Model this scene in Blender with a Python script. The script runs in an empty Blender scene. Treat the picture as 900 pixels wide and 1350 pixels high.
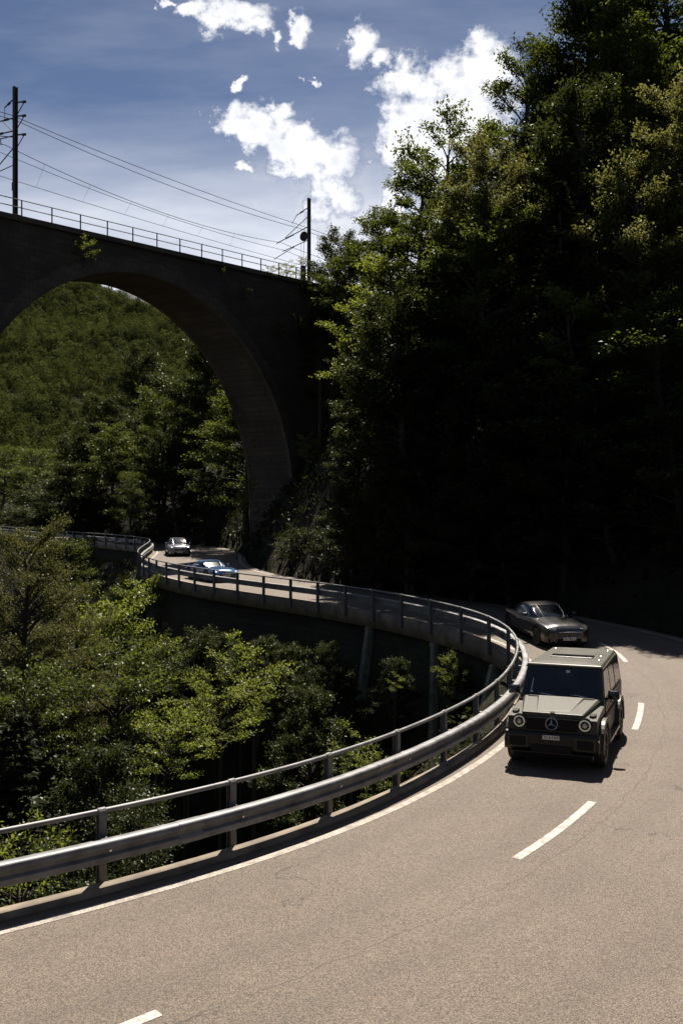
import bpy, bmesh, math, random
import numpy as np
from mathutils import Vector, Matrix

R = math.radians
PI = math.pi
scene = bpy.context.scene
col = scene.collection
rng = np.random.default_rng(7)
random.seed(7)
CAM_Z, F, CU, CV = 5.1, 1312.0, 450.0, 675.0

# ------------------------------------------------------------------ helpers
def link(o, parent=None):
    col.objects.link(o)
    if parent is not None:
        o.parent = parent
    return o

def tag(o, label=None, cat=None, group=None, kind=None):
    if label: o['label'] = label
    if cat: o['category'] = cat
    if group: o['group'] = group
    if kind: o['kind'] = kind
    return o

def empty(name, loc=(0, 0, 0), rz=0.0, sc=(1, 1, 1)):
    o = bpy.data.objects.new(name, None)
    o.empty_display_size = 0.3
    link(o)
    o.location = loc
    o.rotation_euler = (0, 0, rz)
    o.scale = sc
    return o

def copy_tree(o, parent=None):
    c = o.copy()
    link(c, parent)
    for ch in list(o.children):
        copy_tree(ch, c)
    return c

def mesh_np(name, verts, faces, smooth=False):
    """verts (N,3), faces (M,k) with k constant"""
    verts = np.asarray(verts, dtype=np.float32)
    faces = np.asarray(faces, dtype=np.int32)
    m = bpy.data.meshes.new(name)
    k = faces.shape[1]
    m.vertices.add(len(verts))
    m.vertices.foreach_set('co', verts.ravel())
    m.loops.add(faces.size)
    m.loops.foreach_set('vertex_index', faces.ravel())
    m.polygons.add(len(faces))
    m.polygons.foreach_set('loop_start', np.arange(0, faces.size, k, dtype=np.int32))
    m.polygons.foreach_set('loop_total', np.full(len(faces), k, dtype=np.int32))
    if smooth:
        m.polygons.foreach_set('use_smooth', np.ones(len(faces), dtype=bool))
    m.update(calc_edges=True)
    m.validate()
    return m

def obj(name, mesh, mat=None, parent=None):
    o = bpy.data.objects.new(name, mesh)
    if mat is not None and not mesh.materials:
        mesh.materials.append(mat)
    return link(o, parent)

class MB:
    """collects simple shapes into one bmesh"""
    def __init__(self):
        self.bm = bmesh.new()
    def box(self, c, s, rot=None, taper=None):
        r = bmesh.ops.create_cube(self.bm, size=1.0)
        vs = r['verts']
        M = Matrix.Diagonal((s[0], s[1], s[2], 1))
        if rot is not None:
            M = rot.to_4x4() @ M
        M = Matrix.Translation(c) @ M
        bmesh.ops.transform(self.bm, matrix=M, verts=vs)
        return self
    def hull(self, pts):
        vs = [self.bm.verts.new(p) for p in pts]
        bmesh.ops.convex_hull(self.bm, input=vs)
        return self
    def tube(self, pts, r, n=8, closed=False):
        pts = [Vector(p) for p in pts]
        rings = []
        N = len(pts)
        for i, p in enumerate(pts):
            if closed:
                t = pts[(i + 1) % N] - pts[i - 1]
            else:
                t = pts[min(i + 1, N - 1)] - pts[max(i - 1, 0)]
            if t.length < 1e-9: t = Vector((0, 0, 1))
            t.normalize()
            a = Vector((0, 0, 1)) if abs(t.z) < 0.95 else Vector((1, 0, 0))
            u = t.cross(a).normalized(); v = t.cross(u).normalized()
            rr = r[i] if hasattr(r, '__len__') else r
            rings.append([self.bm.verts.new(p + u * rr * math.cos(2 * PI * k / n) + v * rr * math.sin(2 * PI * k / n)) for k in range(n)])
        for i in range(N if closed else N - 1):
            A, B = rings[i], rings[(i + 1) % N]
            for k in range(n):
                self.bm.faces.new((A[k], A[(k + 1) % n], B[(k + 1) % n], B[k]))
        if not closed:
            try:
                self.bm.faces.new(list(reversed(rings[0]))); self.bm.faces.new(rings[-1])
            except Exception: pass
        return self
    def prism(self, prof, a, b, axis='x'):
        """prof: polygon in the other two axes (y,z) / (x,z) / (x,y), extruded from a to b"""
        def P(p, t):
            if axis == 'x': return (t, p[0], p[1])
            if axis == 'y': return (p[0], t, p[1])
            return (p[0], p[1], t)
        A = [self.bm.verts.new(P(p, a)) for p in prof]
        B = [self.bm.verts.new(P(p, b)) for p in prof]
        self.bm.faces.new(A); self.bm.faces.new(list(reversed(B)))
        n = len(prof)
        for i in range(n):
            self.bm.faces.new((A[i], B[i], B[(i + 1) % n], A[(i + 1) % n]))
        return self
    def lathe(self, prof, c, axis='x', n=40):
        """prof: list (radius, t along axis)"""
        rings = []
        for (r, t) in prof:
            ring = []
            for k in range(n):
                a = 2 * PI * k / n
                if axis == 'x': p = (c[0] + t, c[1] + r * math.cos(a), c[2] + r * math.sin(a))
                elif axis == 'y': p = (c[0] + r * math.cos(a), c[1] + t, c[2] + r * math.sin(a))
                else: p = (c[0] + r * math.cos(a), c[1] + r * math.sin(a), c[2] + t)
                ring.append(self.bm.verts.new(p))
            rings.append(ring)
        for A, B in zip(rings[:-1], rings[1:]):
            for k in range(n):
                self.bm.faces.new((A[k], A[(k + 1) % n], B[(k + 1) % n], B[k]))
        for ring, pr in ((rings[0], prof[0]), (rings[-1], prof[-1])):
            if pr[0] > 1e-4:
                try: self.bm.faces.new(ring)
                except Exception: pass
        return self
    def panel(self, q, th=0.008):
        """thin slab from a planar quad (list of points), thickened along its normal"""
        q = [Vector(p) for p in q]
        n = (q[1] - q[0]).cross(q[2] - q[0]).normalized() * th
        A = [self.bm.verts.new(p) for p in q]
        B = [self.bm.verts.new(p + n) for p in q]
        self.bm.faces.new(list(reversed(A))); self.bm.faces.new(B)
        k = len(q)
        for i in range(k):
            self.bm.faces.new((A[i], A[(i + 1) % k], B[(i + 1) % k], B[i]))
        return self
    def build(self, name, mat, parent=None, bevel=0.0, seg=2, smooth=False):
        bmesh.ops.recalc_face_normals(self.bm, faces=self.bm.faces[:])
        m = bpy.data.meshes.new(name)
        self.bm.to_mesh(m); self.bm.free()
        if smooth:
            for p in m.polygons: p.use_smooth = True
            if hasattr(m, 'set_sharp_from_angle'):
                m.set_sharp_from_angle(angle=R(42))
        o = obj(name, m, mat, parent)
        if bevel > 0:
            b = o.modifiers.new('bevel', 'BEVEL')
            b.width = bevel; b.segments = seg; b.limit_method = 'ANGLE'; b.angle_limit = R(35)
            b.harden_normals = False
        return o

# ------------------------------------------------------------------ node helpers
class NT:
    def __init__(self, tree):
        self.t = tree; tree.nodes.clear()
    def n(self, typ, **kw):
        nd = self.t.nodes.new(typ)
        for k, v in kw.items():
            if k == 'ins':
                for i, val in v.items():
                    if isinstance(val, bpy.types.NodeSocket): self.t.links.new(val, nd.inputs[i])
                    else: nd.inputs[i].default_value = val
            else: setattr(nd, k, v)
        return nd
    def math(self, op, a, b=None, c=None, clamp=False):
        ins = {0: a}
        if b is not None: ins[1] = b
        if c is not None: ins[2] = c
        return self.n('ShaderNodeMath', operation=op, use_clamp=clamp, ins=ins).outputs[0]
    def ramp(self, fac, stops, interp='LINEAR'):
        nd = self.n('ShaderNodeValToRGB', ins={0: fac})
        cr = nd.color_ramp; cr.interpolation = interp
        while len(cr.elements) < len(stops): cr.elements.new(0.5)
        for e, (p, c) in zip(cr.elements, stops):
            e.position = p; e.color = (c[0], c[1], c[2], 1)
        return nd.outputs[0]
    def mix(self, fac, a, b, blend='MIX'):
        nd = self.n('ShaderNodeMix', data_type='RGBA', blend_type=blend)
        for s, v in ((nd.inputs[0], fac), (nd.inputs[6], a), (nd.inputs[7], b)):
            if isinstance(v, bpy.types.NodeSocket): self.t.links.new(v, s)
            elif isinstance(v, (int, float)): s.default_value = v
            else: s.default_value = (v[0], v[1], v[2], 1)
        return nd.outputs[2]
    def noise(self, vec, scale, detail=4, rough=0.55, dist=0.0):
        nd = self.n('ShaderNodeTexNoise', ins={'Scale': scale, 'Detail': detail, 'Roughness': rough, 'Distortion': dist})
        if vec is not None: self.t.links.new(vec, nd.inputs['Vector'])
        return nd.outputs[0]
    def out(self, surf):
        o = self.n('ShaderNodeOutputMaterial'); self.t.links.new(surf, o.inputs[0]); return o

def c4(c): return (c[0], c[1], c[2], 1)

def new_mat(name):
    m = bpy.data.materials.new(name); m.use_nodes = True
    return m, NT(m.node_tree)

def pbr(name, base, rough=0.6, metal=0.0, spec=0.5, coat=0.0, var=0.0, vscale=8.0, bump=0.0, bscale=60.0, emit=None):
    m, t = new_mat(name)
    co = t.n('ShaderNodeTexCoord').outputs['Object']
    b = t.n('ShaderNodeBsdfPrincipled', ins={'Roughness': rough, 'Metallic': metal, 'Specular IOR Level': spec})
    b.inputs['Coat Weight'].default_value = coat; b.inputs['Coat Roughness'].default_value = 0.06 if coat > .5 else 0.22
    if var > 0:
        nz = t.noise(co, vscale, 5, 0.6)
        lo = [x * (1 - var) for x in base]; hi = [min(1, x * (1 + var)) for x in base]
        t.t.links.new(t.ramp(nz, [(0.3, lo), (0.7, hi)]), b.inputs['Base Color'])
        t.t.links.new(t.math('MULTIPLY_ADD', nz, 0.3, rough - 0.15, clamp=True), b.inputs['Roughness'])
    else: b.inputs['Base Color'].default_value = c4(base)
    if bump > 0:
        bn = t.n('ShaderNodeBump', ins={'Strength': bump, 'Distance': 0.02, 'Height': t.noise(co, bscale, 4)})
        t.t.links.new(bn.outputs[0], b.inputs['Normal'])
    if emit:
        b.inputs['Emission Color'].default_value = c4(emit[0]); b.inputs['Emission Strength'].default_value = emit[1]
    t.out(b.outputs[0])
    return m

def leaf_mat(name, ca, cb, trans, amount=0.4, nscale=0.6, gloss=0.025, tone=False):
    """two greens varied by clump and by plant; thin leaf with light passing through"""
    m, t = new_mat(name)
    co = t.n('ShaderNodeTexCoord').outputs['Object']
    info = t.n('ShaderNodeObjectInfo')
    nz = t.noise(co, nscale, 3, 0.6)
    f = t.math('ADD', t.math('MULTIPLY', info.outputs['Random'], 0.5), t.math('MULTIPLY_ADD', nz, 1.2, -0.35), clamp=True)
    if tone: f = t.n('ShaderNodeAttribute', attribute_name='tone').outputs['Fac']
    c = t.mix(f, ca, cb)
    tc = t.mix(f, [x * 0.8 for x in trans], trans)
    d = t.n('ShaderNodeBsdfDiffuse', ins={0: c})
    tr = t.n('ShaderNodeBsdfTranslucent', ins={0: tc})
    g = t.n('ShaderNodeBsdfGlossy', ins={0: (0.9, 0.95, 0.85, 1), 'Roughness': 0.42})
    m1 = t.n('ShaderNodeMixShader', ins={0: amount, 1: d.outputs[0], 2: tr.outputs[0]})
    m2 = t.n('ShaderNodeMixShader', ins={0: gloss, 1: m1.outputs[0], 2: g.outputs[0]})
    t.out(m2.outputs[0])
    return m

def stone_mat(name, ca, cb, mortar, bw=0.7, bh=0.35, plane='xz', moss=0.0):
    m, t = new_mat(name)
    co = t.n('ShaderNodeTexCoord').outputs['Object']
    sep = t.n('ShaderNodeSeparateXYZ', ins={0: co})
    dn = t.n('ShaderNodeTexNoise', ins={'Scale': 1.6, 'Detail': 3}); t.t.links.new(co, dn.inputs['Vector'])
    xs = t.math('ADD', sep.outputs[0], sep.outputs[1]) if plane == 'xyz' else sep.outputs[0]
    cx = t.n('ShaderNodeCombineXYZ', ins={0: t.math('MULTIPLY_ADD', dn.outputs[0], 0.25, xs), 1: t.math('MULTIPLY_ADD', dn.outputs[0], 0.2, sep.outputs[2]), 2: 0.0})
    br = t.n('ShaderNodeTexBrick', ins={'Color1': c4(ca), 'Color2': c4(cb), 'Mortar': c4(mortar), 'Scale': 1.0, 'Mortar Size': 0.02, 'Mortar Smooth': 0.3, 'Bias': 0.0, 'Brick Width': bw, 'Row Height': bh})
    t.t.links.new(cx.outputs[0], br.inputs['Vector'])
    big = t.noise(co, 0.35, 6, 0.65)
    c = t.mix(t.ramp(big, [(0.35, (0, 0, 0)), (0.65, (1, 1, 1))]), br.outputs[0], [x * 0.5 for x in ca], 'MIX')
    fine = t.noise(co, 9.0, 5, 0.6)
    c = t.mix(0.5, c, t.ramp(fine, [(0.3, (0.25, 0.25, 0.25)), (0.7, (0.75, 0.75, 0.75))]), 'OVERLAY')
    if moss > 0:
        mm = t.noise(co, 0.8, 6, 0.7)
        c = t.mix(t.math('MULTIPLY', t.ramp(mm, [(0.5, (0, 0, 0)), (0.62, (1, 1, 1))]), moss), c, (0.035, 0.05, 0.015))
    b = t.n('ShaderNodeBsdfPrincipled', ins={'Base Color': c, 'Roughness': 0.9, 'Specular IOR Level': 0.2})
    h = t.math('ADD', t.math('MULTIPLY', br.outputs[1], -1.0), t.math('MULTIPLY', fine, 0.6))
    bn = t.n('ShaderNodeBump', ins={'Strength': 0.6, 'Distance': 0.05, 'Height': h})
    t.t.links.new(bn.outputs[0], b.inputs['Normal'])
    t.out(b.outputs[0])
    return m

# ------------------------------------------------------------------ materials
M = {}
M['olive'] = pbr('olive_paint', (0.046, 0.045, 0.031), 0.5, 0.05, 0.35, coat=0.08, var=0.05, vscale=3)
M['black_plastic'] = pbr('black_plastic', (0.007, 0.007, 0.008), 0.6, spec=0.2)
M['bumper'] = pbr('shaded_bumper_paint', (0.016, 0.015, 0.013), 0.45, spec=0.35)  # body paint darkened, the shade on the bumper front is in its colour
M['black_gloss'] = pbr('black_gloss', (0.008, 0.008, 0.009), 0.15, coat=0.5)
M['rubber'] = pbr('tyre_rubber', (0.014, 0.014, 0.014), 0.75, var=0.3, vscale=20)
M['rim'] = pbr('dark_rim', (0.035, 0.035, 0.037), 0.35, 0.7)
M['silver_rim'] = pbr('silver_rim', (0.32, 0.32, 0.33), 0.3, 0.9)
M['chrome'] = pbr('chrome', (0.75, 0.75, 0.76), 0.12, 1.0)
M['satin'] = pbr('satin_metal', (0.35, 0.35, 0.36), 0.3, 1.0)
M['glass'] = pbr('tinted_glass', (0.006, 0.009, 0.014), 0.05, 0.0, 0.6)
M['curved_glass'] = pbr('curved_glass', (0.006, 0.009, 0.014), 0.1, 0.0, 0.9)
M['lens'] = pbr('lamp_lens', (0.45, 0.45, 0.42), 0.08, 0.3, 0.6, coat=1.0)
M['lamp_ring'] = pbr('lamp_ring', (0.75, 0.72, 0.55), 0.3, 0.0, emit=((1.0, 0.93, 0.68), 0.05))
M['plate'] = pbr('plate_white', (0.75, 0.74, 0.66), 0.4)
M['ink'] = pbr('plate_ink', (0.01, 0.01, 0.01), 0.5)
M['sticker'] = pbr('paper_sticker', (0.55, 0.62, 0.55), 0.6)
M['graphite'] = pbr('graphite_paint', (0.03, 0.029, 0.031), 0.28, 0.5, 0.5, coat=0.9)
M['white_paint'] = pbr('silver_white_paint', (0.16, 0.175, 0.20), 0.3, 0.3, 0.5, coat=0.8)
M['blue_paint'] = pbr('blue_paint', (0.018, 0.09, 0.22), 0.25, 0.3, 0.5, coat=0.9)
M['galv'] = pbr('galvanised_steel', (0.185, 0.184, 0.186), 0.55, 0.25, var=0.38, vscale=3.5, bump=0.12, bscale=7)
M['galv_post'] = pbr('galvanised_post', (0.15, 0.148, 0.145), 0.6, 0.3, var=0.3, vscale=9)
M['concrete'] = pbr('concrete', (0.19, 0.155, 0.115), 0.85, var=0.5, vscale=1.7, bump=0.3, bscale=30)
M['pier_concrete'] = pbr('weathered_concrete', (0.17, 0.175, 0.13), 0.9, var=0.5, vscale=2.3, bump=0.3)
M['white_line'] = None
M['mast'] = pbr('mast_steel', (0.035, 0.028, 0.024), 0.7, 0.2, var=0.3, vscale=4)
M['wire'] = pbr('wire_metal', (0.025, 0.025, 0.028), 0.9, 0.0, 0.05)
M['insulator'] = pbr('insulator', (0.03, 0.018, 0.012), 0.3)
M['bark'] = pbr('bark', (0.045, 0.034, 0.024), 0.95, var=0.45, vscale=6, bump=0.6, bscale=25)
M['stone'] = stone_mat('viaduct_stone', (0.088, 0.073, 0.055), (0.058, 0.05, 0.039), (0.036, 0.031, 0.026), 0.8, 0.4)
M['ring_stone'] = stone_mat('arch_stone', (0.115, 0.096, 0.07), (0.085, 0.071, 0.053), (0.045, 0.04, 0.033), 0.55, 0.5)
M['wall_stone'] = stone_mat('retaining_stone', (0.06, 0.049, 0.032), (0.036, 0.03, 0.021), (0.02, 0.018, 0.014), 0.62, 0.27, 'xyz', 0.8)
M['leaf'] = leaf_mat('broad_leaf', (0.015, 0.024, 0.006), (0.036, 0.048, 0.011), (0.125, 0.155, 0.018), gloss=0.018)
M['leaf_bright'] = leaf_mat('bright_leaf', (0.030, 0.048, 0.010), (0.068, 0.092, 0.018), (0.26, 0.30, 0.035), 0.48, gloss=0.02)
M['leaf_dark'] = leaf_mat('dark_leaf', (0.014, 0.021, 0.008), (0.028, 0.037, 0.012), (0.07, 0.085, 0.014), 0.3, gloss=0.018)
M['leaf_flower'] = leaf_mat('flowering_leaf', (0.026, 0.036, 0.010), (0.09, 0.092, 0.032), (0.20, 0.20, 0.05), 0.42, 0.9, 0.018)
M['leaf_olive'] = leaf_mat('olive_leaf', (0.032, 0.037, 0.012), (0.072, 0.073, 0.026), (0.145, 0.145, 0.034), 0.38, 0.7, 0.015)
M['needle'] = leaf_mat('needle', (0.010, 0.016, 0.007), (0.018, 0.025, 0.010), (0.035, 0.042, 0.012), 0.2, gloss=0.008)
M['forest'] = leaf_mat('forest_leaf', (0.02, 0.03, 0.011), (0.098, 0.11, 0.036), (0.15, 0.17, 0.035), 0.15, 0.05, 0.0, True)
M['under'] = leaf_mat('undergrowth_leaf', (0.012, 0.017, 0.006), (0.022, 0.028, 0.009), (0.045, 0.05, 0.012), 0.3, 0.35, 0.01)

def soil_mat():
    m, t = new_mat('soil')
    co = t.n('ShaderNodeTexCoord').outputs['Object']
    a = t.noise(co, 0.25, 7, 0.65); b2 = t.noise(co, 2.5, 6, 0.7)
    c = t.mix(t.ramp(a, [(0.4, (0, 0, 0)), (0.6, (1, 1, 1))]), (0.034, 0.028, 0.02), (0.02, 0.024, 0.012))
    c = t.mix(0.6, c, t.ramp(b2, [(0.3, (0.2, 0.2, 0.2)), (0.7, (0.8, 0.8, 0.8))]), 'OVERLAY')
    b = t.n('ShaderNodeBsdfPrincipled', ins={'Base Color': c, 'Roughness': 0.95, 'Specular IOR Level': 0.1})
    bn = t.n('ShaderNodeBump', ins={'Strength': 1.0, 'Distance': 0.3, 'Height': b2})
    t.t.links.new(bn.outputs[0], b.inputs['Normal']); t.out(b.outputs[0]); return m
M['soil'] = soil_mat()

def rock_mat(name, ca, cb, scale):
    m, t = new_mat(name)
    co = t.n('ShaderNodeTexCoord').outputs['Object']
    a = t.noise(co, scale, 8, 0.65)
    c = t.ramp(a, [(0.38, ca), (0.62, cb)])
    b = t.n('ShaderNodeBsdfPrincipled', ins={'Base Color': c, 'Roughness': 0.95, 'Specular IOR Level': 0.1})
    t.out(b.outputs[0]); return m
M['mountain'] = rock_mat('hazed_mountain_rock', (0.04, 0.06, 0.075), (0.15, 0.155, 0.165), 0.004)  # distance haze put into the rock colour as a blue tint

def asphalt_mat():
    m, t = new_mat('asphalt')
    co = t.n('ShaderNodeTexCoord').outputs['Object']
    big = t.noise(co, 0.22, 5, 0.6)
    mid = t.noise(co, 2.2, 5, 0.65)
    grain = t.noise(co, 75.0, 3, 0.7)
    vo = t.n('ShaderNodeTexVoronoi', ins={'Scale': 85.0}); t.t.links.new(co, vo.inputs['Vector'])
    chip = t.math('MULTIPLY', t.n('ShaderNodeSeparateColor', ins={0: vo.outputs['Color']}).outputs[0], 1.0)
    c = t.ramp(big, [(0.3, (0.105, 0.083, 0.065)), (0.7, (0.135, 0.108, 0.085))])
    c = t.mix(0.16, c, t.ramp(mid, [(0.3, (0.3, 0.3, 0.3)), (0.7, (0.7, 0.7, 0.7))]), 'OVERLAY')
    sp = t.math('ADD', t.math('MULTIPLY', chip, 0.75), t.math('MULTIPLY', grain, 0.5))
    c = t.mix(0.95, c, t.ramp(sp, [(0.2, (0.14, 0.13, 0.12)), (0.62, (0.48, 0.48, 0.48)), (1.0, (0.95, 0.94, 0.9))]), 'OVERLAY')
    ln = t.n('ShaderNodeAttribute', attribute_name='lane').outputs['Fac']
    wl = t.math('MULTIPLY_ADD', t.noise(co, 0.7, 3), 0.5, t.math('SUBTRACT', ln, 0.25))
    band = None
    for cx in (1.0, 2.75, 4.2, 5.9):
        q = t.math('SUBTRACT', 1.0, t.math('MULTIPLY', t.math('ABSOLUTE', t.math('SUBTRACT', wl, cx)), 2.4), clamp=True)
        band = q if band is None else t.math('MAXIMUM', band, q)
    c = t.mix(t.math('MULTIPLY', band, t.math('MULTIPLY_ADD', mid, 0.30, 0.04)), c, (0.06, 0.048, 0.038))
    seam = t.math('LESS_THAN', t.math('ABSOLUTE', t.math('SUBTRACT', wl, 3.62)), 0.012)
    c = t.mix(t.math('MULTIPLY', seam, 0.45), c, (0.035, 0.03, 0.025))
    edge = t.math('SUBTRACT', 1.0, t.math('MULTIPLY', ln, 1.6), clamp=True)
    c = t.mix(t.math('MULTIPLY', edge, 0.5), c, (0.10, 0.082, 0.062))
    # cracks
    wv = t.n('ShaderNodeTexVoronoi', feature='DISTANCE_TO_EDGE', ins={'Scale': 0.16}); 
    dn = t.n('ShaderNodeTexNoise', ins={'Scale': 1.3, 'Detail': 6}); t.t.links.new(co, dn.inputs['Vector'])
    vm = t.n('ShaderNodeVectorMath', operation='MULTIPLY_ADD'); t.t.links.new(dn.outputs['Color'], vm.inputs[0]); vm.inputs[1].default_value = (1.4, 1.4, 1.4); t.t.links.new(co, vm.inputs[2])
    t.t.links.new(vm.outputs[0], wv.inputs['Vector'])
    crack = t.math('MULTIPLY', t.math('LESS_THAN', wv.outputs['Distance'], 0.0022), t.math('GREATER_THAN', t.noise(co, 0.5, 3), 0.53))
    c = t.mix(t.math('MULTIPLY', crack, 0.6), c, (0.03, 0.026, 0.022))
    b = t.n('ShaderNodeBsdfPrincipled', ins={'Base Color': c, 'Roughness': 0.72, 'Specular IOR Level': 0.35})
    h = t.math('ADD', t.math('MULTIPLY', vo.outputs['Distance'], -1.0), t.math('MULTIPLY', grain, 0.5))
    bn = t.n('ShaderNodeBump', ins={'Strength': 0.55, 'Distance': 0.012, 'Height': h})
    t.t.links.new(bn.outputs[0], b.inputs['Normal']); t.out(b.outputs[0]); return m
M['asphalt'] = asphalt_mat()

def line_mat(name, ca, cb):
    m, t = new_mat(name)
    co = t.n('ShaderNodeTexCoord').outputs['Object']
    w = t.noise(co, 5.0, 6, 0.7); g = t.noise(co, 45.0, 2, 0.6)
    wear = t.math('ADD', t.math('MULTIPLY', w, 0.6), t.math('MULTIPLY', g, 0.5))
    c = t.mix(t.ramp(wear, [(0.47, (0, 0, 0)), (0.63, (1, 1, 1))]), ca, cb)
    b = t.n('ShaderNodeBsdfPrincipled', ins={'Base Color': c, 'Roughness': 0.65})
    bn = t.n('ShaderNodeBump', ins={'Strength': 0.3, 'Distance': 0.01, 'Height': g})
    t.t.links.new(bn.outputs[0], b.inputs['Normal']); t.out(b.outputs[0]); return m
M['white_line'] = line_mat('road_paint', (0.20, 0.17, 0.14), (0.52, 0.49, 0.44))
M['edge_paint'] = line_mat('worn_edge_paint', (0.16, 0.135, 0.11), (0.38, 0.34, 0.28))

# ------------------------------------------------------------------ the rail line (valley edge of the road)
# pixel in the photograph, road height there
RAIL_UV = [(636, 842, .5), (579.5, 829, .6), (550, 820, .65), (517, 813, .7), (483, 807, .72),
           (448, 801, .75), (414, 796, .78), (382, 791, .8), (352, 787, .85), (324, 783, .9), (296, 779, .95), (271, 775, 1.0),
           (249, 771, 1.03)]
rail_ctrl = [(-26, 6.0, 0), (-16, 7.4, 0), (-10, 9.3, 0), (-6.3, 11.3, 0), (-3.3, 13.6, 0), (-1.7, 14.9, 0), (-.28, 16.5, 0), (.95, 18.3, 0), (1.98, 20.2, 0), (2.9, 22.1, -.05),
             (3.75, 24.3, -.09), (4.65, 27.2, -.06), (5.4, 30.0, .06), (5.75, 32.5, .2), (5.68, 34.4, .34)]
for (u, v, z) in RAIL_UV:
    Y = (CAM_Z - z) * F / (v - CV)
    rail_ctrl.append(((u - CU) * Y / F, Y, z))
rail_ctrl += [(-10.2, 58.5, 1.1), (-12.0, 62.5, 1.15), (-13.4, 66.5, 1.2), (-14.6, 71.5, 1.3), (-15.5, 78, 1.4), (-16.3, 85, 1.5),
              (-17.3, 91, 1.6), (-19.5, 96.5, 1.68), (-23.5, 101.5, 1.8), (-29, 107, 1.95), (-36, 115, 2.15), (-43, 124, 2.35), (-52, 137, 2.6), (-66, 150, 2.9), (-90, 168, 3.4), (-130, 190, 4.2)]
rc = np.array(rail_ctrl, float)
_t = np.gradient(rc[:, :2], axis=0); _t /= np.linalg.norm(_t, axis=1)[:, None]
rc[:, :2] += np.stack([_t[:, 1], -_t[:, 0]], 1) * np.interp(rc[:, 1], [26, 40], [0.34, 0.12])[:, None]
def resample(P, step):
    d = np.r_[0, np.cumsum(np.linalg.norm(np.diff(P[:, :2], axis=0), axis=1))]
    s = np.arange(0, d[-1], step)
    return np.stack([np.interp(s, d, P[:, k]) for k in range(P.shape[1])], 1)
rail = resample(rc, 0.5)
for _ in range(40):
    q = rail.copy(); q[1:-1] = 0.25 * rail[:-2] + 0.5 * rail[1:-1] + 0.25 * rail[2:]; rail = q
rail = resample(rail, 0.5)
NR = len(rail)
tan = np.gradient(rail[:, :2], axis=0); tan /= np.linalg.norm(tan, axis=1)[:, None]
nrm = np.stack([tan[:, 1], -tan[:, 0]], 1)           # towards the hill
def road_w(y):
    return np.interp(y, [10, 24, 36, 45, 60, 80, 100], [9.6, 8.6, 7.3, 7.0, 7.2, 7.6, 6.6])

def at(i, d, dz=0.0):
    """point at (fractional) rail index i, d metres towards the hill"""
    i = np.clip(i, 0, NR - 1.001); k = int(i); f = i - k
    p = rail[k] * (1 - f) + rail[k + 1] * f; n = nrm[k] * (1 - f) + nrm[k + 1] * f
    return Vector((p[0] + n[0] * d, p[1] + n[1] * d, p[2] + dz))

def nearest(X, Y):
    X = np.atleast_1d(X); Y = np.atleast_1d(Y)
    idx = np.empty(len(X), int); dist = np.empty(len(X))
    for a in range(0, len(X), 4000):
        dx = X[a:a + 4000, None] - rail[None, :, 0]; dy = Y[a:a + 4000, None] - rail[None, :, 1]
        dd = dx * dx + dy * dy
        j = dd.argmin(1); idx[a:a + 4000] = j
        n = nrm[j]; k = np.arange(len(j))
        sg = np.sign(dx[k, j] * n[:, 0] + dy[k, j] * n[:, 1])
        dist[a:a + 4000] = np.sqrt(dd[k, j]) * np.where(sg == 0, 1, sg)
    return idx, dist

# smooth value noise for the ground
_perm = rng.random((64, 64))
def vnoise(x, y, sc):
    x = np.asarray(x) / sc + 500; y = np.asarray(y) / sc + 500
    xi = np.floor(x).astype(int); yi = np.floor(y).astype(int); fx = x - xi; fy = y - yi
    fx = fx * fx * (3 - 2 * fx); fy = fy * fy * (3 - 2 * fy)
    g = lambda a, b: _perm[a % 64, b % 64]
    return (g(xi, yi) * (1 - fx) + g(xi + 1, yi) * fx) * (1 - fy) + (g(xi, yi + 1) * (1 - fx) + g(xi + 1, yi + 1) * fx) * fy - 0.5

def ground_z(X, Y):
    X = np.atleast_1d(np.asarray(X, float)); Y = np.atleast_1d(np.asarray(Y, float))
    j, d = nearest(X, Y)
    yr = rail[j, 1]; zr = rail[j, 2]; W = road_w(yr)
    nz = vnoise(X, Y, 6.0) * 1.6 + vnoise(X, Y, 2.3) * 0.7
    # hill side
    e = np.maximum(d - W - 0.7, 0)
    bank_h = np.interp(yr, [18, 28, 36, 50, 62, 75, 95, 120], [0.5, 2.0, 5.0, 4.5, 4.0, 3.0, 2.5, 2.0])
    k = np.interp(yr, [15, 28, 40, 52, 62, 80, 95, 115], [0.38, 0.6, 1.15, 1.35, 1.6, 1.5, 0.9, 0.5])
    e1 = bank_h / 1.6
    up = np.minimum(e * 1.6, bank_h) + k * np.maximum(e - e1, 0)
    cap = np.interp(yr, [88, 100, 118, 140], [34, 26, 10, 2]); up = np.where(up > cap, cap + (up - cap) * np.interp(yr, [88, 118], [0.45, 0.02]), up)
    hz = zr + up + nz * np.clip(e / 4, 0, 1)
    # valley side
    far = np.clip((yr - 33) / 3, 0, 1) * np.clip((66 - yr) / 3, 0, 1)
    wall = 5.0 * far + 0.8 * (1 - far)
    e = np.maximum(-d - 0.1, 0)
    dn = wall * np.clip((1.4 - d) / 1.2, 0, 1) * np.where(far > 0.3, 1, np.clip(e / 0.6, 0, 1)) + (1.15 + 0.6 * far) * np.maximum(e - 0.4, 0)
    floor = -13 - 0.12 * np.maximum(-X, 0)
    vz = zr - dn
    vz = np.where(vz < floor, floor + (vz - floor) * 0.08, vz) + nz * np.clip(e / 4, 0, 1)
    z = np.where(d >= W + 0.7, hz, np.where(d > 1.4, zr, vz))
    road = (d > -0.5) & (d < W + 1.2)
    z = np.where(road, np.minimum(z, zr) - 0.28, z)
    return z
def gz(x, y): return float(ground_z([x], [y])[0])

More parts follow.
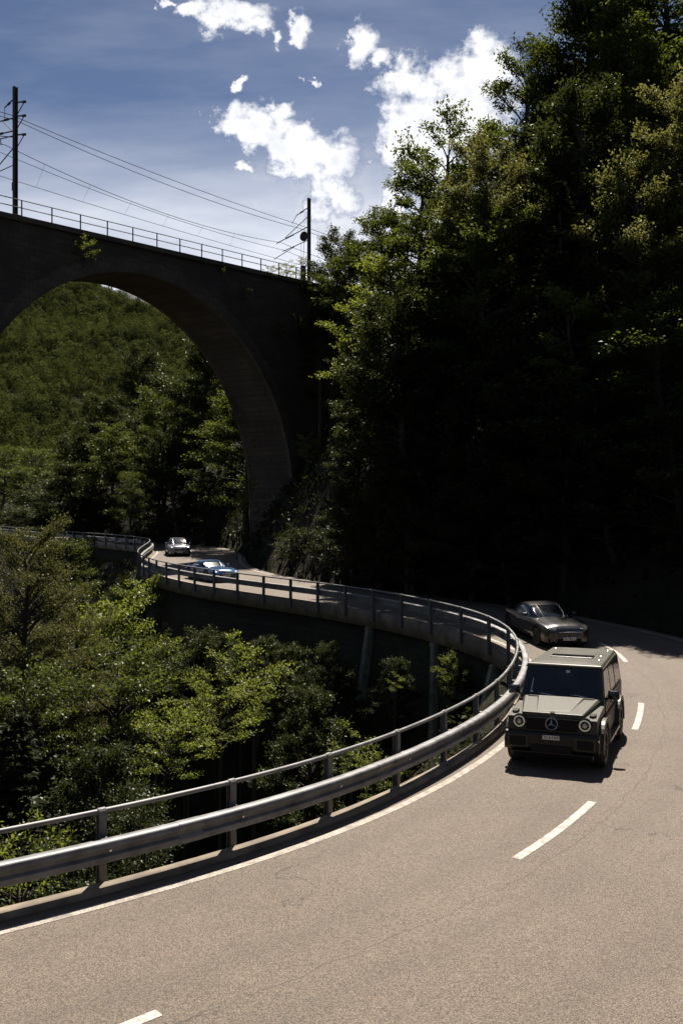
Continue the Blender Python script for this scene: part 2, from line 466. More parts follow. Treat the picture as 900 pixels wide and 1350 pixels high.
# terrain sheet
def grid_sheet(name, xs, ys, fz, mat, smooth=True):
    X, Y = np.meshgrid(xs, ys)
    Z = fz(X.ravel(), Y.ravel())
    v = np.stack([X.ravel(), Y.ravel(), Z], 1)
    nx, ny = len(xs), len(ys)
    a = (np.arange(ny - 1)[:, None] * nx + np.arange(nx - 1)[None]).ravel()
    f = np.stack([a, a + 1, a + 1 + nx, a + nx], 1)
    return obj(name, mesh_np(name, v, f, smooth), mat)
xs = np.r_[np.arange(-170, -40, 3.0), np.arange(-40, 40, 0.8), np.arange(40, 110, 3.0)]
ys = np.r_[np.arange(-40, 4, 3.0), np.arange(4, 105, 0.8), np.arange(105, 262, 3.0)]
tag(grid_sheet('terrain', xs, ys, ground_z, M['soil']), kind='structure')
g = MB().box((-600, 2160, -40), (7000, 4400, 1)).build('ground', M['soil']); tag(g, kind='structure')

# ------------------------------------------------------------------ road, kerb, markings
def strip(name, i0, i1, d0, d1, dz, mat, step=1.0, parent=None, cols=1):
    ii = np.arange(i0, i1 + 1e-6, step)
    v = []; 
    for i in ii:
        a0 = d0(i) if callable(d0) else d0; a1 = d1(i) if callable(d1) else d1
        for c in range(cols + 1):
            v.append(at(i, a0 + (a1 - a0) * c / cols, dz))
    n = cols + 1
    f = [(r * n + c, r * n + c + 1, (r + 1) * n + c + 1, (r + 1) * n + c) for r in range(len(ii) - 1) for c in range(cols)]
    return obj(name, mesh_np(name, [tuple(p) for p in v], f), mat, parent)
Wi = lambda i: float(road_w(rail[int(min(max(i, 0), NR - 1)), 1]))
road = strip('road', 2, NR - 3, 0.06, lambda i: Wi(i) + 0.25, 0.0, M['asphalt'], cols=24)
_v = np.empty(len(road.data.vertices) * 3, np.float32); road.data.vertices.foreach_get('co', _v); _v = _v.reshape(-1, 3)
_a = road.data.attributes.new('lane', 'FLOAT', 'POINT'); _a.data.foreach_set('value', np.tile(np.arange(25) / 24, len(_v) // 25).astype(np.float32) * np.repeat(np.array([Wi(i) + .19 for i in np.arange(2, NR - 3 + 1e-6, 1.0)], np.float32), 25) + 0.06); tag(road, kind='structure')
def idx_of(x, y):
    j, d = nearest([x], [y]); return float(j[0])
tag(strip('edge_line', 4, NR - 5, 0.34, 0.50, 0.005, M['edge_paint'], 0.5), kind='structure')
tag(strip('outer_edge_line', idx_of(5, 29), NR - 5, lambda i: Wi(i) - 0.28, lambda i: Wi(i) - 0.12, 0.005, M['edge_paint']), kind='structure')
CL = 3.42
dash_obj = []
def dash(x0, y0, x1, y1, dd=None):
    j, d = nearest([x0, x1], [y0, y1])
    i0, i1 = float(j[0]), float(j[1])
    c0, c1 = float(d[0]), float(d[1])
    f = lambda i: c0 + (c1 - c0) * (i - i0) / (i1 - i0)
    o = strip('lane_dash', i0, i1, lambda i: f(i) - 0.075, lambda i: f(i) + 0.075, 0.005, M['white_line'], 0.5)
    tag(o, kind='structure'); dash_obj.append(o)
dash(-3.9, 8.3, -1.8, 10.17)
dash(2.62, 14.7, 4.48, 17.65)
dash(6.95, 23.6, 7.98, 26.5)
dash(9.25, 32.2, 9.35, 35.6)
i0 = idx_of(5, 36) + 8
while i0 < NR - 20:
    a = at(i0, CL); 
    o = strip('lane_dash', i0, i0 + 6, CL - 0.07, CL + 0.07, 0.005, M['white_line']); tag(o, kind='structure')
    i0 += 18
# concrete coping along the valley edge (a real step) and its outer face
def coping():
    v = []; f = []
    ii = np.arange(3, NR - 4, 1.0)
    for i in ii:
        y = rail[int(i), 1]
        deep = 0.62 if 33 < y < 66 else 0.5
        prof = [(0.10, -0.05), (0.085, 0.085), (-0.11, 0.09), (-0.14, 0.06), (-0.16, -deep), (0.10, -deep)]
        for (d, z) in prof: v.append(tuple(at(i, d, z)))
    n = 6
    for r in range(len(ii) - 1):
        for c in range(n):
            f.append((r * n + c, r * n + (c + 1) % n, (r + 1) * n + (c + 1) % n, (r + 1) * n + c))
    return obj('kerb', mesh_np('kerb', v, f), M['concrete'])
tag(coping(), kind='structure')

# masonry wall under the far side of the bend
def wall_ribbon(name, i0, i1, d, z0, z1, th, mat):
    v = []; f = []; ii = np.arange(i0, i1 + .1, 1.0)
    for i in ii:
        for (dd, z) in ((d, z0), (d - 0.35, z1), (d + th, z1), (d + th, z0)): v.append(tuple(at(i, dd, z)))
    for r in range(len(ii) - 1):
        for c in range(4): f.append((r * 4 + c, r * 4 + (c + 1) % 4, (r + 1) * 4 + (c + 1) % 4, (r + 1) * 4 + c))
    return obj(name, mesh_np(name, v, f), mat)
iA, iB = idx_of(5.6, 33.5), idx_of(-13.4, 67)
w = wall_ribbon('retaining_wall', iA, iB, 0.02, -0.55, -7.5, 0.8, M['wall_stone'])
tag(w, 'mossy rubble stone retaining wall carrying the far side of the road bend', 'wall')
# concrete props below the deck edge
def prop(u, v0, v1, Y, label, lean=0.0):
    i = idx_of((u - CU) * Y / F, Y)
    p = at(i, -0.05); 
    q = at(i, -0.55)
    zb = CAM_Z - (v1 - CV) * Y / F - 1.5
    r = empty('concrete_prop', (p.x, p.y, 0))
    m = MB(); a = math.atan2(tan[int(i)][1], tan[int(i)][0]); rot = Matrix.Rotation(a, 3, 'Z')
    top = Vector((0, 0, p.z - 0.62)); bot = Vector(((q.x - p.x) + lean, (q.y - p.y), zb))
    dirv = (bot - top); L = dirv.length
    m.hull([tuple(top + rot @ Vector((sx * .13, sy * .16, 0))) for sx in (-1, 1) for sy in (-1, 1)] + [tuple(bot + rot @ Vector((sx * .15, sy * .18, 0))) for sx in (-1, 1) for sy in (-1, 1)])
    m.build('shaft', M['pier_concrete'], r, 0.015)
    MB().box((0, 0, p.z - 0.62 - 0.09), (0.30, 0.40, 0.14), rot).build('bearing_head', M['pier_concrete'], r, 0.015)
    tag(r, label, 'concrete prop', 'concrete props under the road edge')
prop(485, 818, 880, 43.0, 'pale upright concrete prop under the deck, leftmost of three, straight and thick')
prop(565, 832, 925, 39.0, 'slanting thin concrete prop under the road edge, in the middle of three', 0.35)
prop(652, 858, 892, 34.9, 'short concrete prop under the road nearest to the tight end of the bend')

# ------------------------------------------------------------------ guardrail
gr = empty('guardrail', tuple(at(20, 0)))
tag(gr, 'long galvanised steel guardrail with box beam and round top rail along the road bend', 'guardrail')
ORG = at(20, 0)
def rp(i, d, z): return at(i, d, z) - ORG
i_start, i_end = 8, idx_of(-50, 134)
def sweep(prof, i0, i1, step, name, mat, smooth=False):
    v = []; f = []; ii = np.arange(i0, i1, step); n = len(prof)
    for i in ii:
        for (d, z) in prof: v.append(tuple(rp(i, d, z)))
    for r in range(len(ii) - 1):
        for c in range(n): f.append((r * n + c, r * n + (c + 1) % n, (r + 1) * n + (c + 1) % n, (r + 1) * n + c))
    m = mesh_np(name, v, f, smooth)
    if smooth and hasattr(m, 'set_sharp_from_angle'): m.set_sharp_from_angle(angle=R(50))
    return obj(name, m, mat, gr)
circ = [(-0.225 + 0.036 * math.cos(2 * PI * k / 10), 1.02 + 0.036 * math.sin(2 * PI * k / 10)) for k in range(10)]
sweep(circ, i_start, i_end, 0.5, 'top_rail', M['galv'], True)
beamp = [(d - 0.1, 0.555 + (z - 0.56) * 0.88) for d, z in [(0.02, 0.70), (0.05, 0.725), (0.17, 0.725), (0.20, 0.70), (0.205, 0.62), (0.15, 0.585), (0.15, 0.53), (0.205, 0.495), (0.205, 0.415), (0.18, 0.395), (0.02, 0.40)]]
sweep(beamp, i_start, i_end, 0.5, 'beam', M['galv'], True)
for i in np.arange(16.3, 100, 8.8):
    bo = [(d + (0.006 if d > 0 else 0), z + (0.004 if z > 0.6 else -0.003)) for d, z in beamp]
    sweep(bo, i - 0.4, i + 0.41, 0.4, 'splice_plate', M['galv'], False)
# posts: each a part with a cap band on the top rail
post_proto = None
ip = idx_of(-3.3, 13.6)
first = ip - 4.4 * int((ip - i_start) / 4.4)
n_posts = 0
i = first; posts = []
while i < i_end - 1 and n_posts < 98:
    posts.append(i); i += 4.4; n_posts += 1
for i in posts:
    far_p = 33 < rail[int(i), 1] < 66
    if post_proto is None:
        m = MB()
        m.box((0, -0.055, 0.35), (0.012, 0.10, 1.34))          # web
        m.box((0, -0.005, 0.36), (0.11, 0.012, 1.36)); m.box((0, -0.105, 0.36), (0.11, 0.012, 1.36))
        m.box((0, 0.045, 0.60), (0.10, 0.09, 0.16))
        post = m.build('post', M['galv_post'], gr, 0.003, 1)
        m = MB(); m.lathe([(0.045, -0.06), (0.05, -0.05), (0.05, 0.05), (0.045, 0.06)], (0, -0.055, 1.02), 'x', 14)
        cap = m.build('clamp', M['galv_post'], post, smooth=True)
        m = MB(); m.lathe([(0.0, 0.0), (0.022, 0.0), (0.022, 0.012), (0.0, 0.018)], (0, 0.222, 0.56), 'y', 10)
        bolt = m.build('bolt', M['chrome'], post)
        post_proto = post; o = post
    else:
        o = copy_tree(post_proto, gr)
    p = rp(i, -0.17, 0); k = int(i)
    o.location = p
    o.rotation_euler = (0, 0, math.atan2(-tan[k][1], -tan[k][0]) )   # local +y towards the road
# second short barrier above the far left bend
br_ = empty('crash_barrier', (-49, 128, 3.1))
m = MB(); m.tube([(-9, 1.2, 0.85), (0, -0.5, 0.85), (4.6, -1.2, 0.85)], 0.09, 6); m.build('upper_rail', M['galv'], br_)
m = MB(); m.tube([(-9, 1.2, 0.35), (0, -0.5, 0.35), (4.2, -1.1, 0.3)], 0.09, 6); m.build('lower_rail', M['galv'], br_)
for k in range(6):
    MB().box((-8.5 + k * 2.5, 1.2 - k * 0.47, -0.6), (0.14, 0.14, 3.2)).build('post', M['galv_post'], br_)
tag(br_, 'short double bar steel barrier at the far left above the valley trees', 'barrier')

# ------------------------------------------------------------------ viaduct (local frame: x along, y through, z up)
BX, BY = -20.0, 61.0
BA = math.atan2(24.0, 17.1)
vd = empty('viaduct', (BX, BY, 0), BA)
tag(vd, 'dark stone railway viaduct with one tall round arch spanning the road', 'viaduct')
AR, AC, AZ = 16.1, 11.4, 5.7
BW = 4.8
deck = lambda s: 23.25 + 0.05 * s
S0, S1 = -34.0, 40.0
def arch_z(s, r=AR):
    q = r * r - (s - AC) ** 2
    return AZ + math.sqrt(q) if q > 0 else AZ
colsS = [S0, AC - AR] + [AC - AR * math.cos(PI * k / 48) for k in range(1, 48)] + [AC + AR, S1]
v = []; f = []
m = MB(); bm = m.bm
def addq(a, b, c, d):
    bm.faces.new([bm.verts.new(p) for p in (a, b, c, d)])
BOT = -14.0
for a, b in zip(colsS[:-1], colsS[1:]):
    op = (a >= AC - AR - 1e-6) and (b <= AC + AR + 1e-6)
    za = arch_z(a) if op else BOT; zb = arch_z(b) if op else BOT
    for y in (0.0, BW):
        addq((a, y, za), (b, y, zb), (b, y, deck(b)), (a, y, deck(a)))
    addq((a, 0, deck(a)), (b, 0, deck(b)), (b, BW, deck(b)), (a, BW, deck(a)))
    if op: addq((a, 0, za), (b, 0, zb), (b, BW, zb), (a, BW, za))
for s in (AC - AR, AC + AR):
    addq((s, 0, BOT), (s, BW, BOT), (s, BW, AZ), (s, 0, AZ))
for s in (S0, S1):
    addq((s, 0, BOT), (s, BW, BOT), (s, BW, deck(s)), (s, 0, deck(s)))
bmesh.ops.remove_doubles(bm, verts=bm.verts[:], dist=0.001)
m.build('masonry', M['stone'], vd)
# arch ring of cut stones, a little proud on both faces
NV = 46
for side, (ya, yb) in enumerate(((-0.06, 0.25), (BW - 0.25, BW + 0.06))):
    m = MB()
    for k in range(NV):
        a0 = PI * k / NV; a1 = PI * (k + 1) / NV + (0.0005 if k % 2 else 0)
        rr = AR + 0.85 + (0.12 if k % 2 else 0)
        P = lambda r, a: (AC - r * math.cos(a), AZ + r * math.sin(a))
        pr = [P(AR - 0.03, a0), P(rr, a0), P(rr, a1), P(AR - 0.03, a1)]
        m.prism(pr, ya, yb, 'y')
    m.build('arch_ring', M['ring_stone'], vd)
m = MB()
for y in (-0.22, BW - 0.35):
    m.hull([(s, yy, deck(s) + z) for s in (S0, S1) for yy in (y, y + 0.57) for z in (-0.28, 0.05)])
m.build('coping', M['ring_stone'], vd)
rl = empty('railing', (0, 0, 0)); rl.parent = vd
def dk(s, y, z): return (s, y, deck(s) + z)
m = MB()
for z in (1.05, 0.58): m.tube([dk(S0, -0.05, z), dk(S1, -0.05, z)], 0.03, 6)
m.build('rail', M['mast'], rl)
for k in range(30):
    s = 0.45 + (k - 14) * 2.28
    MB().box((s, -0.05, deck(s) + 0.55), (0.06, 0.06, 1.04)).build('post', M['mast'], rl)
m = MB()
for y in (1.85, 2.85): m.hull([(s, yy, deck(s) + z) for s in (S0, S1) for yy in (y - .04, y + .04) for z in (0.06, 0.2)])
m.build('track', M['wire'], vd)
def vw(s, y, z):      # viaduct frame -> world
    c, sn = math.cos(BA), math.sin(BA)
    return Vector((BX + s * c - y * sn, BY + s * sn + y * c, z))

# ------------------------------------------------------------------ catenary masts and wires
def insul(m, a, b, r=0.05):
    a = Vector(a); b = Vector(b)
    for k in range(4):
        t = (k + 0.5) / 4; p = a.lerp(b, t); q = a.lerp(b, t + 0.1)
        m.tube([p, q], r, 8)
mast_y = 0.32
def mast(s, H, label, kind):
    p = vw(s, mast_y, deck(s) + 0.05)
    r = empty('catenary_mast', p, BA)
    m = MB()
    for sx in (-1, 1): m.box((sx * 0.11, 0, H / 2), (0.03, 0.22, H))
    m.box((0, 0, H / 2), (0.2, 0.03, H))
    for k in range(int(H / 0.8)): m.box((0, 0, 0.4 + k * 0.8), (0.22, 0.2, 0.05))
    m.build('pole', M['mast'], r, 0.004, 1)
    MB().box((0, 0, 0.06), (0.5, 0.5, 0.14)).build('base_plate', M['concrete'], r, 0.01)
    def arm(name, z0, y1, z1, zb=None, ins=True):
        m = MB(); m.tube([(0, 0.1, z0), (0, y1, z1)], 0.04, 6)
        if zb is not None: m.tube([(0, 0.1, zb), (0, y1 * 0.85, z0 + (z1 - z0) * 0.85)], 0.028, 6)
        a = m.build(name, M['mast'], r)
        if ins:
            n = MB(); insul(n, (0, y1 * 0.45, z0 + (z1 - z0) * .45), (0, y1 * 0.7, z0 + (z1 - z0) * 0.7), 0.075); n.build('insulator', M['insulator'], a)
    if kind == 'through':
        arm('upper_arm', 7.35, 1.05, 7.0); m = MB(); m.tube([(0, 1.05, 7.0), (0, 1.05, 6.3)], 0.02, 5); m.build('hanger', M['mast'], r)
        for z in (6.95, 6.1, 4.95):
            m = MB(); m.tube([(0, -0.1, z + 0.1), (0, -0.95, z - 0.05)], 0.045, 6); m.tube([(0, -0.1, z - 0.75), (0, -0.9, z - 0.05)], 0.03, 6); b = m.build('bracket', M['mast'], r)
            n = MB(); n.tube([(0, -0.72, z - 0.02), (0, -0.98, z - 0.06)], 0.085, 8); n.build('insulator', M['insulator'], b)
        arm('feeder_arm', 6.15, 1.5, 6.25, 5.2); arm('cantilever', 5.35, 2.6, 5.55, 4.95); 
        m = MB(); m.tube([(0, 0.1, 5.05), (0, 1.5, 5.15), (0, 1.4, 4.75)], 0.035, 6); m.tube([(0, 1.9, 5.5), (0, 2.4, 4.6)], 0.03, 6); m.build('drop_arm', M['mast'], r)
        m = MB(); m.tube([(0, 0.1, 4.35), (0, 2.5, 3.05)], 0.035, 6); m.tube([(0, 0.1, 3.25), (0, 2.6, 3.05)], 0.028, 6); m.build('registration_arm', M['mast'], r)
        MB().box((0, 0.16, 1.9), (0.22, 0.1, 0.5)).build('switch_box', M['mast'], r, 0.01)
    else:
        arm('upper_arm', 6.55, 1.35, 6.1); m = MB(); m.tube([(0, 1.35, 6.1), (0, 1.85, 5.5)], 0.025, 5); m.build('hanger', M['mast'], r)
        arm('cantilever', 4.9, 3.6, 4.0); m = MB(); m.tube([(0, 0.1, 5.8), (0, 2.6, 4.35)], 0.03, 6); m.build('stay', M['mast'], r)
        m = MB(); m.tube([(0, 0.1, 3.75), (0, 2.9, 3.2)], 0.035, 6); m.tube([(0, 1.6, 3.4), (0, 3.9, 2.65)], 0.03, 6); m.build('registration_arm', M['mast'], r)
        n = MB(); n.lathe([(0.38, -0.04), (0.42, -0.04), (0.42, 0.04), (0.38, 0.04), (0.38, -0.04)], (0, 0.55, 4.15), 'x', 24)
        for k in range(5):
            a = 2 * PI * k / 5; n.tube([(0, 0.55, 4.15), (0, 0.55 + 0.38 * math.cos(a), 4.15 + 0.38 * math.sin(a))], 0.02, 5)
        n.box((0, 0.25, 4.0), (0.12, 0.5, 0.1)); n.build('tension_wheel', M['mast'], r)
    tag(r, label, 'railway mast')
    return r
mast(0.25, 8.05, 'tall dark railway mast with many arms and insulators at the left end of the viaduct', 'through')
mast(30.1, 7.35, 'dark railway mast with a tension wheel beside the trees at the right viaduct end', 'tension')
# counterweight stack hanging next to the second mast
p = vw(30.1, 0.95, deck(30.1))
cw = empty('counterweight', p, BA)
m = MB()
for k in range(6): m.box((0, 0, 0.4 + k * 0.23), (0.34, 0.34, 0.215))
m.build('weights', M['mast'], cw, 0.01)
m = MB(); m.tube([(0, 0, 1.75), (0, -0.1, 4.1)], 0.02, 5); m.tube([(0, .2, 1.75), (0, .25, 3.8)], 0.012, 5); m.build('cable', M['wire'], cw)
tag(cw, 'dark square counterweight stack hanging beside the mast at the right end of the viaduct', 'counterweight')
def wire(pts_, r, label, drops=None):
    m = MB(); m.tube(pts_, r, 5)
    o = m.build('overhead_wire', M['wire']); tag(o, label, 'overhead wire', 'overhead wires above the viaduct')
    return o
def span(s0, y0, h0, s1, y1, h1, sag, n=14):
    out = []
    for k in range(n + 1):
        t = k / n; s = s0 + (s1 - s0) * t
        out.append(vw(s, y0 + (y1 - y0) * t, deck(s) + h0 + (h1 - h0) * t - 4 * sag * t * (1 - t)))
    return out
def multi(a, b, c):   # three spans: before, between, after
    return a + b[1:] + c[1:]
WR = 0.021
for (y0, h0, y1, h1, sag, lab) in ((0.75, 6.45, 1.9, 5.5, 0.25, 'topmost feeder wire strung between the two viaduct masts'),
                                  (0.35, 6.05, 1.2, 4.9, 0.5, 'second feeder wire just below the topmost wire over the viaduct'),
                                  (1.4, 4.75, 3.4, 4.05, 0.9, 'sagging catenary carrier wire over the viaduct track, with droppers')):
    ptsw = multi(span(-33, y0, h0, 0.25, y0, h0, sag), span(0.25, y0, h0, 30.1, y1, h1, sag), span(30.1, y1, h1, 52, y1 - 0.6, h1 - 0.6, sag * .5))
    wire(ptsw, WR, lab)
for (y0, h0, y1, h1, sag, lab) in ((2.4, 3.1, 3.8, 2.7, 0.12, 'lowest contact wire running straight over the viaduct track'),
                                  (1.9, 4.4, 3.0, 3.3, 0.5, 'middle wire between carrier and contact wire over the viaduct')):
    wire(multi(span(-33, y0, h0, 0.25, y0, h0, sag), span(0.25, y0, h0, 30.1, y1, h1, sag), span(30.1, y1, h1, 50, y1, h1, sag)), WR * 0.85, lab)
for k in range(6):
    s = 3.5 + k * 4; t = (s - .25) / 29.85
    za = deck(s) + 4.75 + (4.05 - 4.75) * t - 3.6 * t * (1 - t); zb = deck(s) + 3.1 - .4 * t - .48 * t * (1 - t)
    m = MB(); m.tube([vw(s, 1.4 + 2 * t, za), vw(s, 2.4 + 1.4 * t, zb)], 0.008, 4)
    tag(m.build('dropper_wire', M['wire']), 'thin vertical dropper joining the carrier wire to the contact wire', 'dropper wire', 'droppers of the catenary')

# ------------------------------------------------------------------ shared vehicle bits
def make_wheel(parent, x, y, z, r, wdt, rim_mat, side, spokes=10):
    """side = +1 outer face towards +x"""
    m = MB()
    hw = wdt / 2
    m.lathe([(r * 0.70, -hw * .9), (r * 0.9, -hw), (r * 0.975, -hw * .82), (r, -hw * .5), (r, hw * .5), (r * 0.975, hw * .82), (r * 0.9, hw), (r * 0.70, hw * .9), (r * .68, 0), (r * 0.70, -hw * .9)], (0, 0, 0), 'x', 44)
    t = empty('wheel', (x, y, z)); t.parent = parent
    m.build('tyre', M['rubber'], t, smooth=True)
    m = MB()
    o = side * hw
    m.lathe([(r * 0.70, o * 0.2), (r * 0.71, o * 0.92), (r * 0.66, o * 0.9), (r * 0.64, o * 0.25), (0.0, o * 0.25)], (0, 0, 0), 'x', 44)
    for k in range(spokes):
        a = 2 * PI * k / spokes
        d = Vector((0, math.cos(a), math.sin(a)))
        m.tube([d * r * 0.1 + Vector((o * .7, 0, 0)), d * r * 0.66 + Vector((o * .82, 0, 0))], [r * .055, r * .04], 6)
    m.lathe([(0, o * .78), (r * .13, o * .76), (r * .15, o * .3)], (0, 0, 0), 'x', 20)
    m.build('rim', rim_mat, t, smooth=True)
    return t

def star_emblem(parent, c, r, mat, axis_y=True):
    m = MB()
    m.tube([(c[0] + r * math.cos(2 * PI * k / 32), c[1], c[2] + r * math.sin(2 * PI * k / 32)) for k in range(32)], r * .1, 6, closed=True)
    for k in range(3):
        a = PI / 2 + 2 * PI * k / 3
        m.tube([(c[0], c[1] - 0.006, c[2]), (c[0] + r * .95 * math.cos(a), c[1], c[2] + r * .95 * math.sin(a))], [r * .17, r * .03], 6)
    return m.build('emblem', mat, parent, smooth=True)

# ------------------------------------------------------------------ off-road wagon (front towards -y)
def make_wagon():
    root = empty('off_road_wagon')
    P, B = M['olive'], M['black_plastic']
    AX = (-1.42, 1.42); WZ = 0.41; AR_ = 0.49
    def arc(cy, a0, a1, r, n=14): return [(cy + r * math.cos(a0 + (a1 - a0) * k / n), WZ + r * math.sin(a0 + (a1 - a0) * k / n)) for k in range(n + 1)]
    prof = [(-2.14, 0.44), (-2.16, 0.78), (-2.14, 1.035), (-2.11, 1.055), (-1.0, 1.15), (-1.0, 1.2), (2.30, 1.21), (2.34, 1.18), (2.36, 0.52), (2.30, 0.46)]
    prof += [(AX[1] + AR_ * math.cos(0.1), 0.46)] + arc(AX[1], 0.1, PI - 0.1, AR_) + [(AX[0] + AR_ * math.cos(0.1), 0.42)] + arc(AX[0], 0.1, PI - 0.1, AR_)
    MB().prism(prof, -0.875, 0.875).build('body', P, root, 0.018, 3)
    MB().box((0, 0.05, 0.42), (1.3, 4.1, 0.28)).build('chassis', B, root)
    for cy in AX: MB().box((0, cy, 0.62), (1.66, 1.0, 0.62)).build('wheel_well', B, root)
    # hood: raised centre panel with a power dome
    hd = MB().hull([(sx * w, y, z) for sx in (-1, 1) for (w, y, z) in ((0.60, -2.125, 1.05), (0.60, -2.122, 1.105), (0.59, -2.112, 1.128), (0.575, -1.9, 1.15), (0.79, -1.0, 1.13), (0.795, -1.0, 1.225), (0.75, -1.0, 1.265))]).build('hood', P, root, 0.007, 2)
    MB().hull([(sx * w, y, z) for sx in (-1, 1) for (w, y, z) in ((0.33, -2.02, 1.135), (0.30, -1.85, 1.166), (0.50, -1.02, 1.258), (0.46, -1.02, 1.288))]).build('power_dome', P, hd, 0.02, 3)
    MB().box((0, -1.02, 1.262), (1.36, 0.09, 0.03)).build('cowl', B, root, 0.008)
    # cabin
    zb, zt = 1.19, 1.823
    hwz = lambda z: 0.862 - (z - 1.2) / 0.68 * 0.09
    yf = lambda z: -0.99 + (z - 1.2) / 0.68 * 0.40
    MB().hull([(sx * hwz(z), y, z) for sx in (-1, 1) for (y, z) in ((yf(zb), zb), (yf(zt), zt), (2.33, zb), (2.27, zt))]).build('cabin', P, root, 0.012, 2)
    rf = MB().hull([(sx * w, y, z) for sx in (-1, 1) for (w, y, z) in ((0.795, -0.63, 1.825), (0.745, 2.29, 1.825), (0.79, -0.625, 1.868), (0.74, 2.28, 1.868), (0.755, -0.60, 1.898), (0.70, 2.24, 1.898), (0.4, -0.3, 1.923), (0.4, 2.1, 1.923))]).build('roof', P, root, 0.015, 3)
    MB().box((0, 0.55, 1.929), (0.92, 0.42, 0.022)).build('sunroof', M['black_gloss'], rf, 0.006)
    m = MB()
    for sx in (-1, 1): m.tube([(sx * 0.80, -0.64, 1.835), (sx * 0.75, 2.28, 1.835)], 0.014, 6)
    m.build('drip_rail', P, rf)
    m = MB()
    for (x, y) in ((-.6, 1.95), (.6, 1.95), (.2, 1.75), (.58, .9), (-.62, .1), (.62, .2)): m.lathe([(0, 0.0), (0.016, 0.0), (0.016, 0.012), (0, 0.02)], (x, y, 1.905), 'z', 10)
    m.build('roof_stud', M['chrome'], rf)
    # windscreen in black surround
    def wsq(w0, w1, z0, z1, off):
        return [(-w0, yf(z0) - off, z0), (w0, yf(z0) - off, z0), (w1, yf(z1) - off, z1), (-w1, yf(z1) - off, z1)]
    MB().panel(wsq(.83, .76, 1.215, 1.815, 0.004), 0.006).build('windscreen_surround', M['black_gloss'], root)
    ws = MB().panel(wsq(.77, .705, 1.275, 1.79, 0.012), 0.006).build('windscreen', M['glass'], root)
    q = [(-.655, yf(1.34) - .021, 1.34), (-.635, yf(1.34) - .021, 1.34), (-.61, yf(1.60) - .021, 1.60), (-.625, yf(1.60) - .021, 1.60)]
    MB().panel(q, 0.003).build('sticker', M['sticker'], ws)
    MB().panel([(-.66, yf(1.33) - .022, 1.325), (-.60, yf(1.33) - .022, 1.325), (-.60, yf(1.35) - .022, 1.355), (-.66, yf(1.35) - .022, 1.355)], 0.003).build('sticker', M['sticker'], ws)
    MB().panel([(.05, yf(1.735) - .021, 1.735), (.13, yf(1.735) - .021, 1.735), (.13, yf(1.785) - .021, 1.785), (.05, yf(1.785) - .021, 1.785)], 0.003).build('toll_sticker', M['sticker'], ws)
    for x0 in (-0.22, 0.45):
        w = MB(); a = (x0 - .28, yf(1.30) - .03, 1.315); b = (x0 + .12, yf(1.27) - .035, 1.265)
        w.tube([a, b], 0.012, 6); w.tube([b, (x0 + .18, yf(1.25) - .02, 1.25)], 0.016, 6)
        w = w.build('wiper', B, root)
        k = MB(); k.tube([(x0 - .20, yf(1.30) - .045, 1.318), (x0 + .05, yf(1.28) - .048, 1.288)], 0.011, 6); k.build('wiper_arm', M['chrome'], w)
    # side windows, doors
    for sx in (-1, 1):
        def sq(y0, y1, z0, z1, off, yb0=None):
            pts_ = [(sx * (hwz(z0) + off), yb0 if yb0 is not None else y0, z0), (sx * (hwz(z0) + off), y1, z0), (sx * (hwz(z1) + off), y1, z1), (sx * (hwz(z1) + off), y0, z1)]
            return pts_ if sx < 0 else pts_[::-1]
        th = -0.008 if False else 0.008
        for (nm, y0, y1, ybt) in (('front_window', -0.52, 0.20, -0.78), ('rear_window', 0.30, 1.08, None), ('cargo_window', 1.22, 2.12, None)):
            q = sq(y0, y1, 1.27, 1.77, 0.002, ybt)
            n = (Vector(q[1]) - Vector(q[0])).cross(Vector(q[2]) - Vector(q[0]))
            if n.x * sx < 0: q = q[::-1]
            MB().panel(q, 0.008).build(nm, M['glass'], root)
        for (nm, y0, y1) in (('front_door', -0.86, 0.235), ('rear_door', 0.255, 1.12)):
            yl = y1 if nm == 'front_door' else y1 - 0.22
            d = MB().prism([(y0, 0.52), (yl, 0.52), (y1, 0.80), (y1, 1.185), (y0, 1.185)], sx * 0.872, sx * 0.890).build(nm, P, root, 0.006)
            h = MB().box((sx * 0.912, y1 - 0.12, 1.07), (0.04, 0.15, 0.03)).build('handle', B, d, 0.006)
        MB().box((sx * 0.898, 0.05, 0.93), (0.026, 2.35, 0.06)).build('rub_strip', B, root, 0.006)
        MB().box((sx * 0.91, 0.0, 0.40), (0.17, 1.62, 0.06)).build('side_step', M['satin'], root, 0.012)
        MB().tube([(sx * .86, .25, .34), (sx * .98, .30, .34)], 0.04, 8).build('exhaust_tip', M['satin'], root)
        for cy in AX:
            pr = arc(cy, -0.12, PI + 0.12, 0.475, 18) + arc(cy, PI + 0.12, -0.12, 0.575, 18)
            pr = [(y, min(z, WZ + 0.555)) for y, z in pr]
            MB().prism(pr, sx * 0.86, sx * 0.985).build('wheel_flare', P, root, 0.018, 3)
            make_wheel(root, sx * 0.825, cy, WZ, WZ, 0.29, M['rim'], sx, 10)
        # indicators on the wings
        t = MB().hull([(sx * .765 + dx, y, z) for dx in (-.06, .06) for (y, z) in ((-2.02, 1.05), (-1.80, 1.07), (-1.98, 1.115), (-1.84, 1.13))]).build('indicator', B, root, 0.012)
        MB().box((sx * .765, -2.0, 1.105), (.07, .02, .025)).build('indicator_lens', M['lens'], t)
        # headlights
        hx, hz_ = sx * 0.642, 0.94
        hl = MB().lathe([(0.145, 0.02), (0.145, -0.03), (0.13, -0.045), (0.12, -0.03)], (hx, -2.15, hz_), 'y', 36).build('headlight', M['black_gloss'], root, smooth=True)
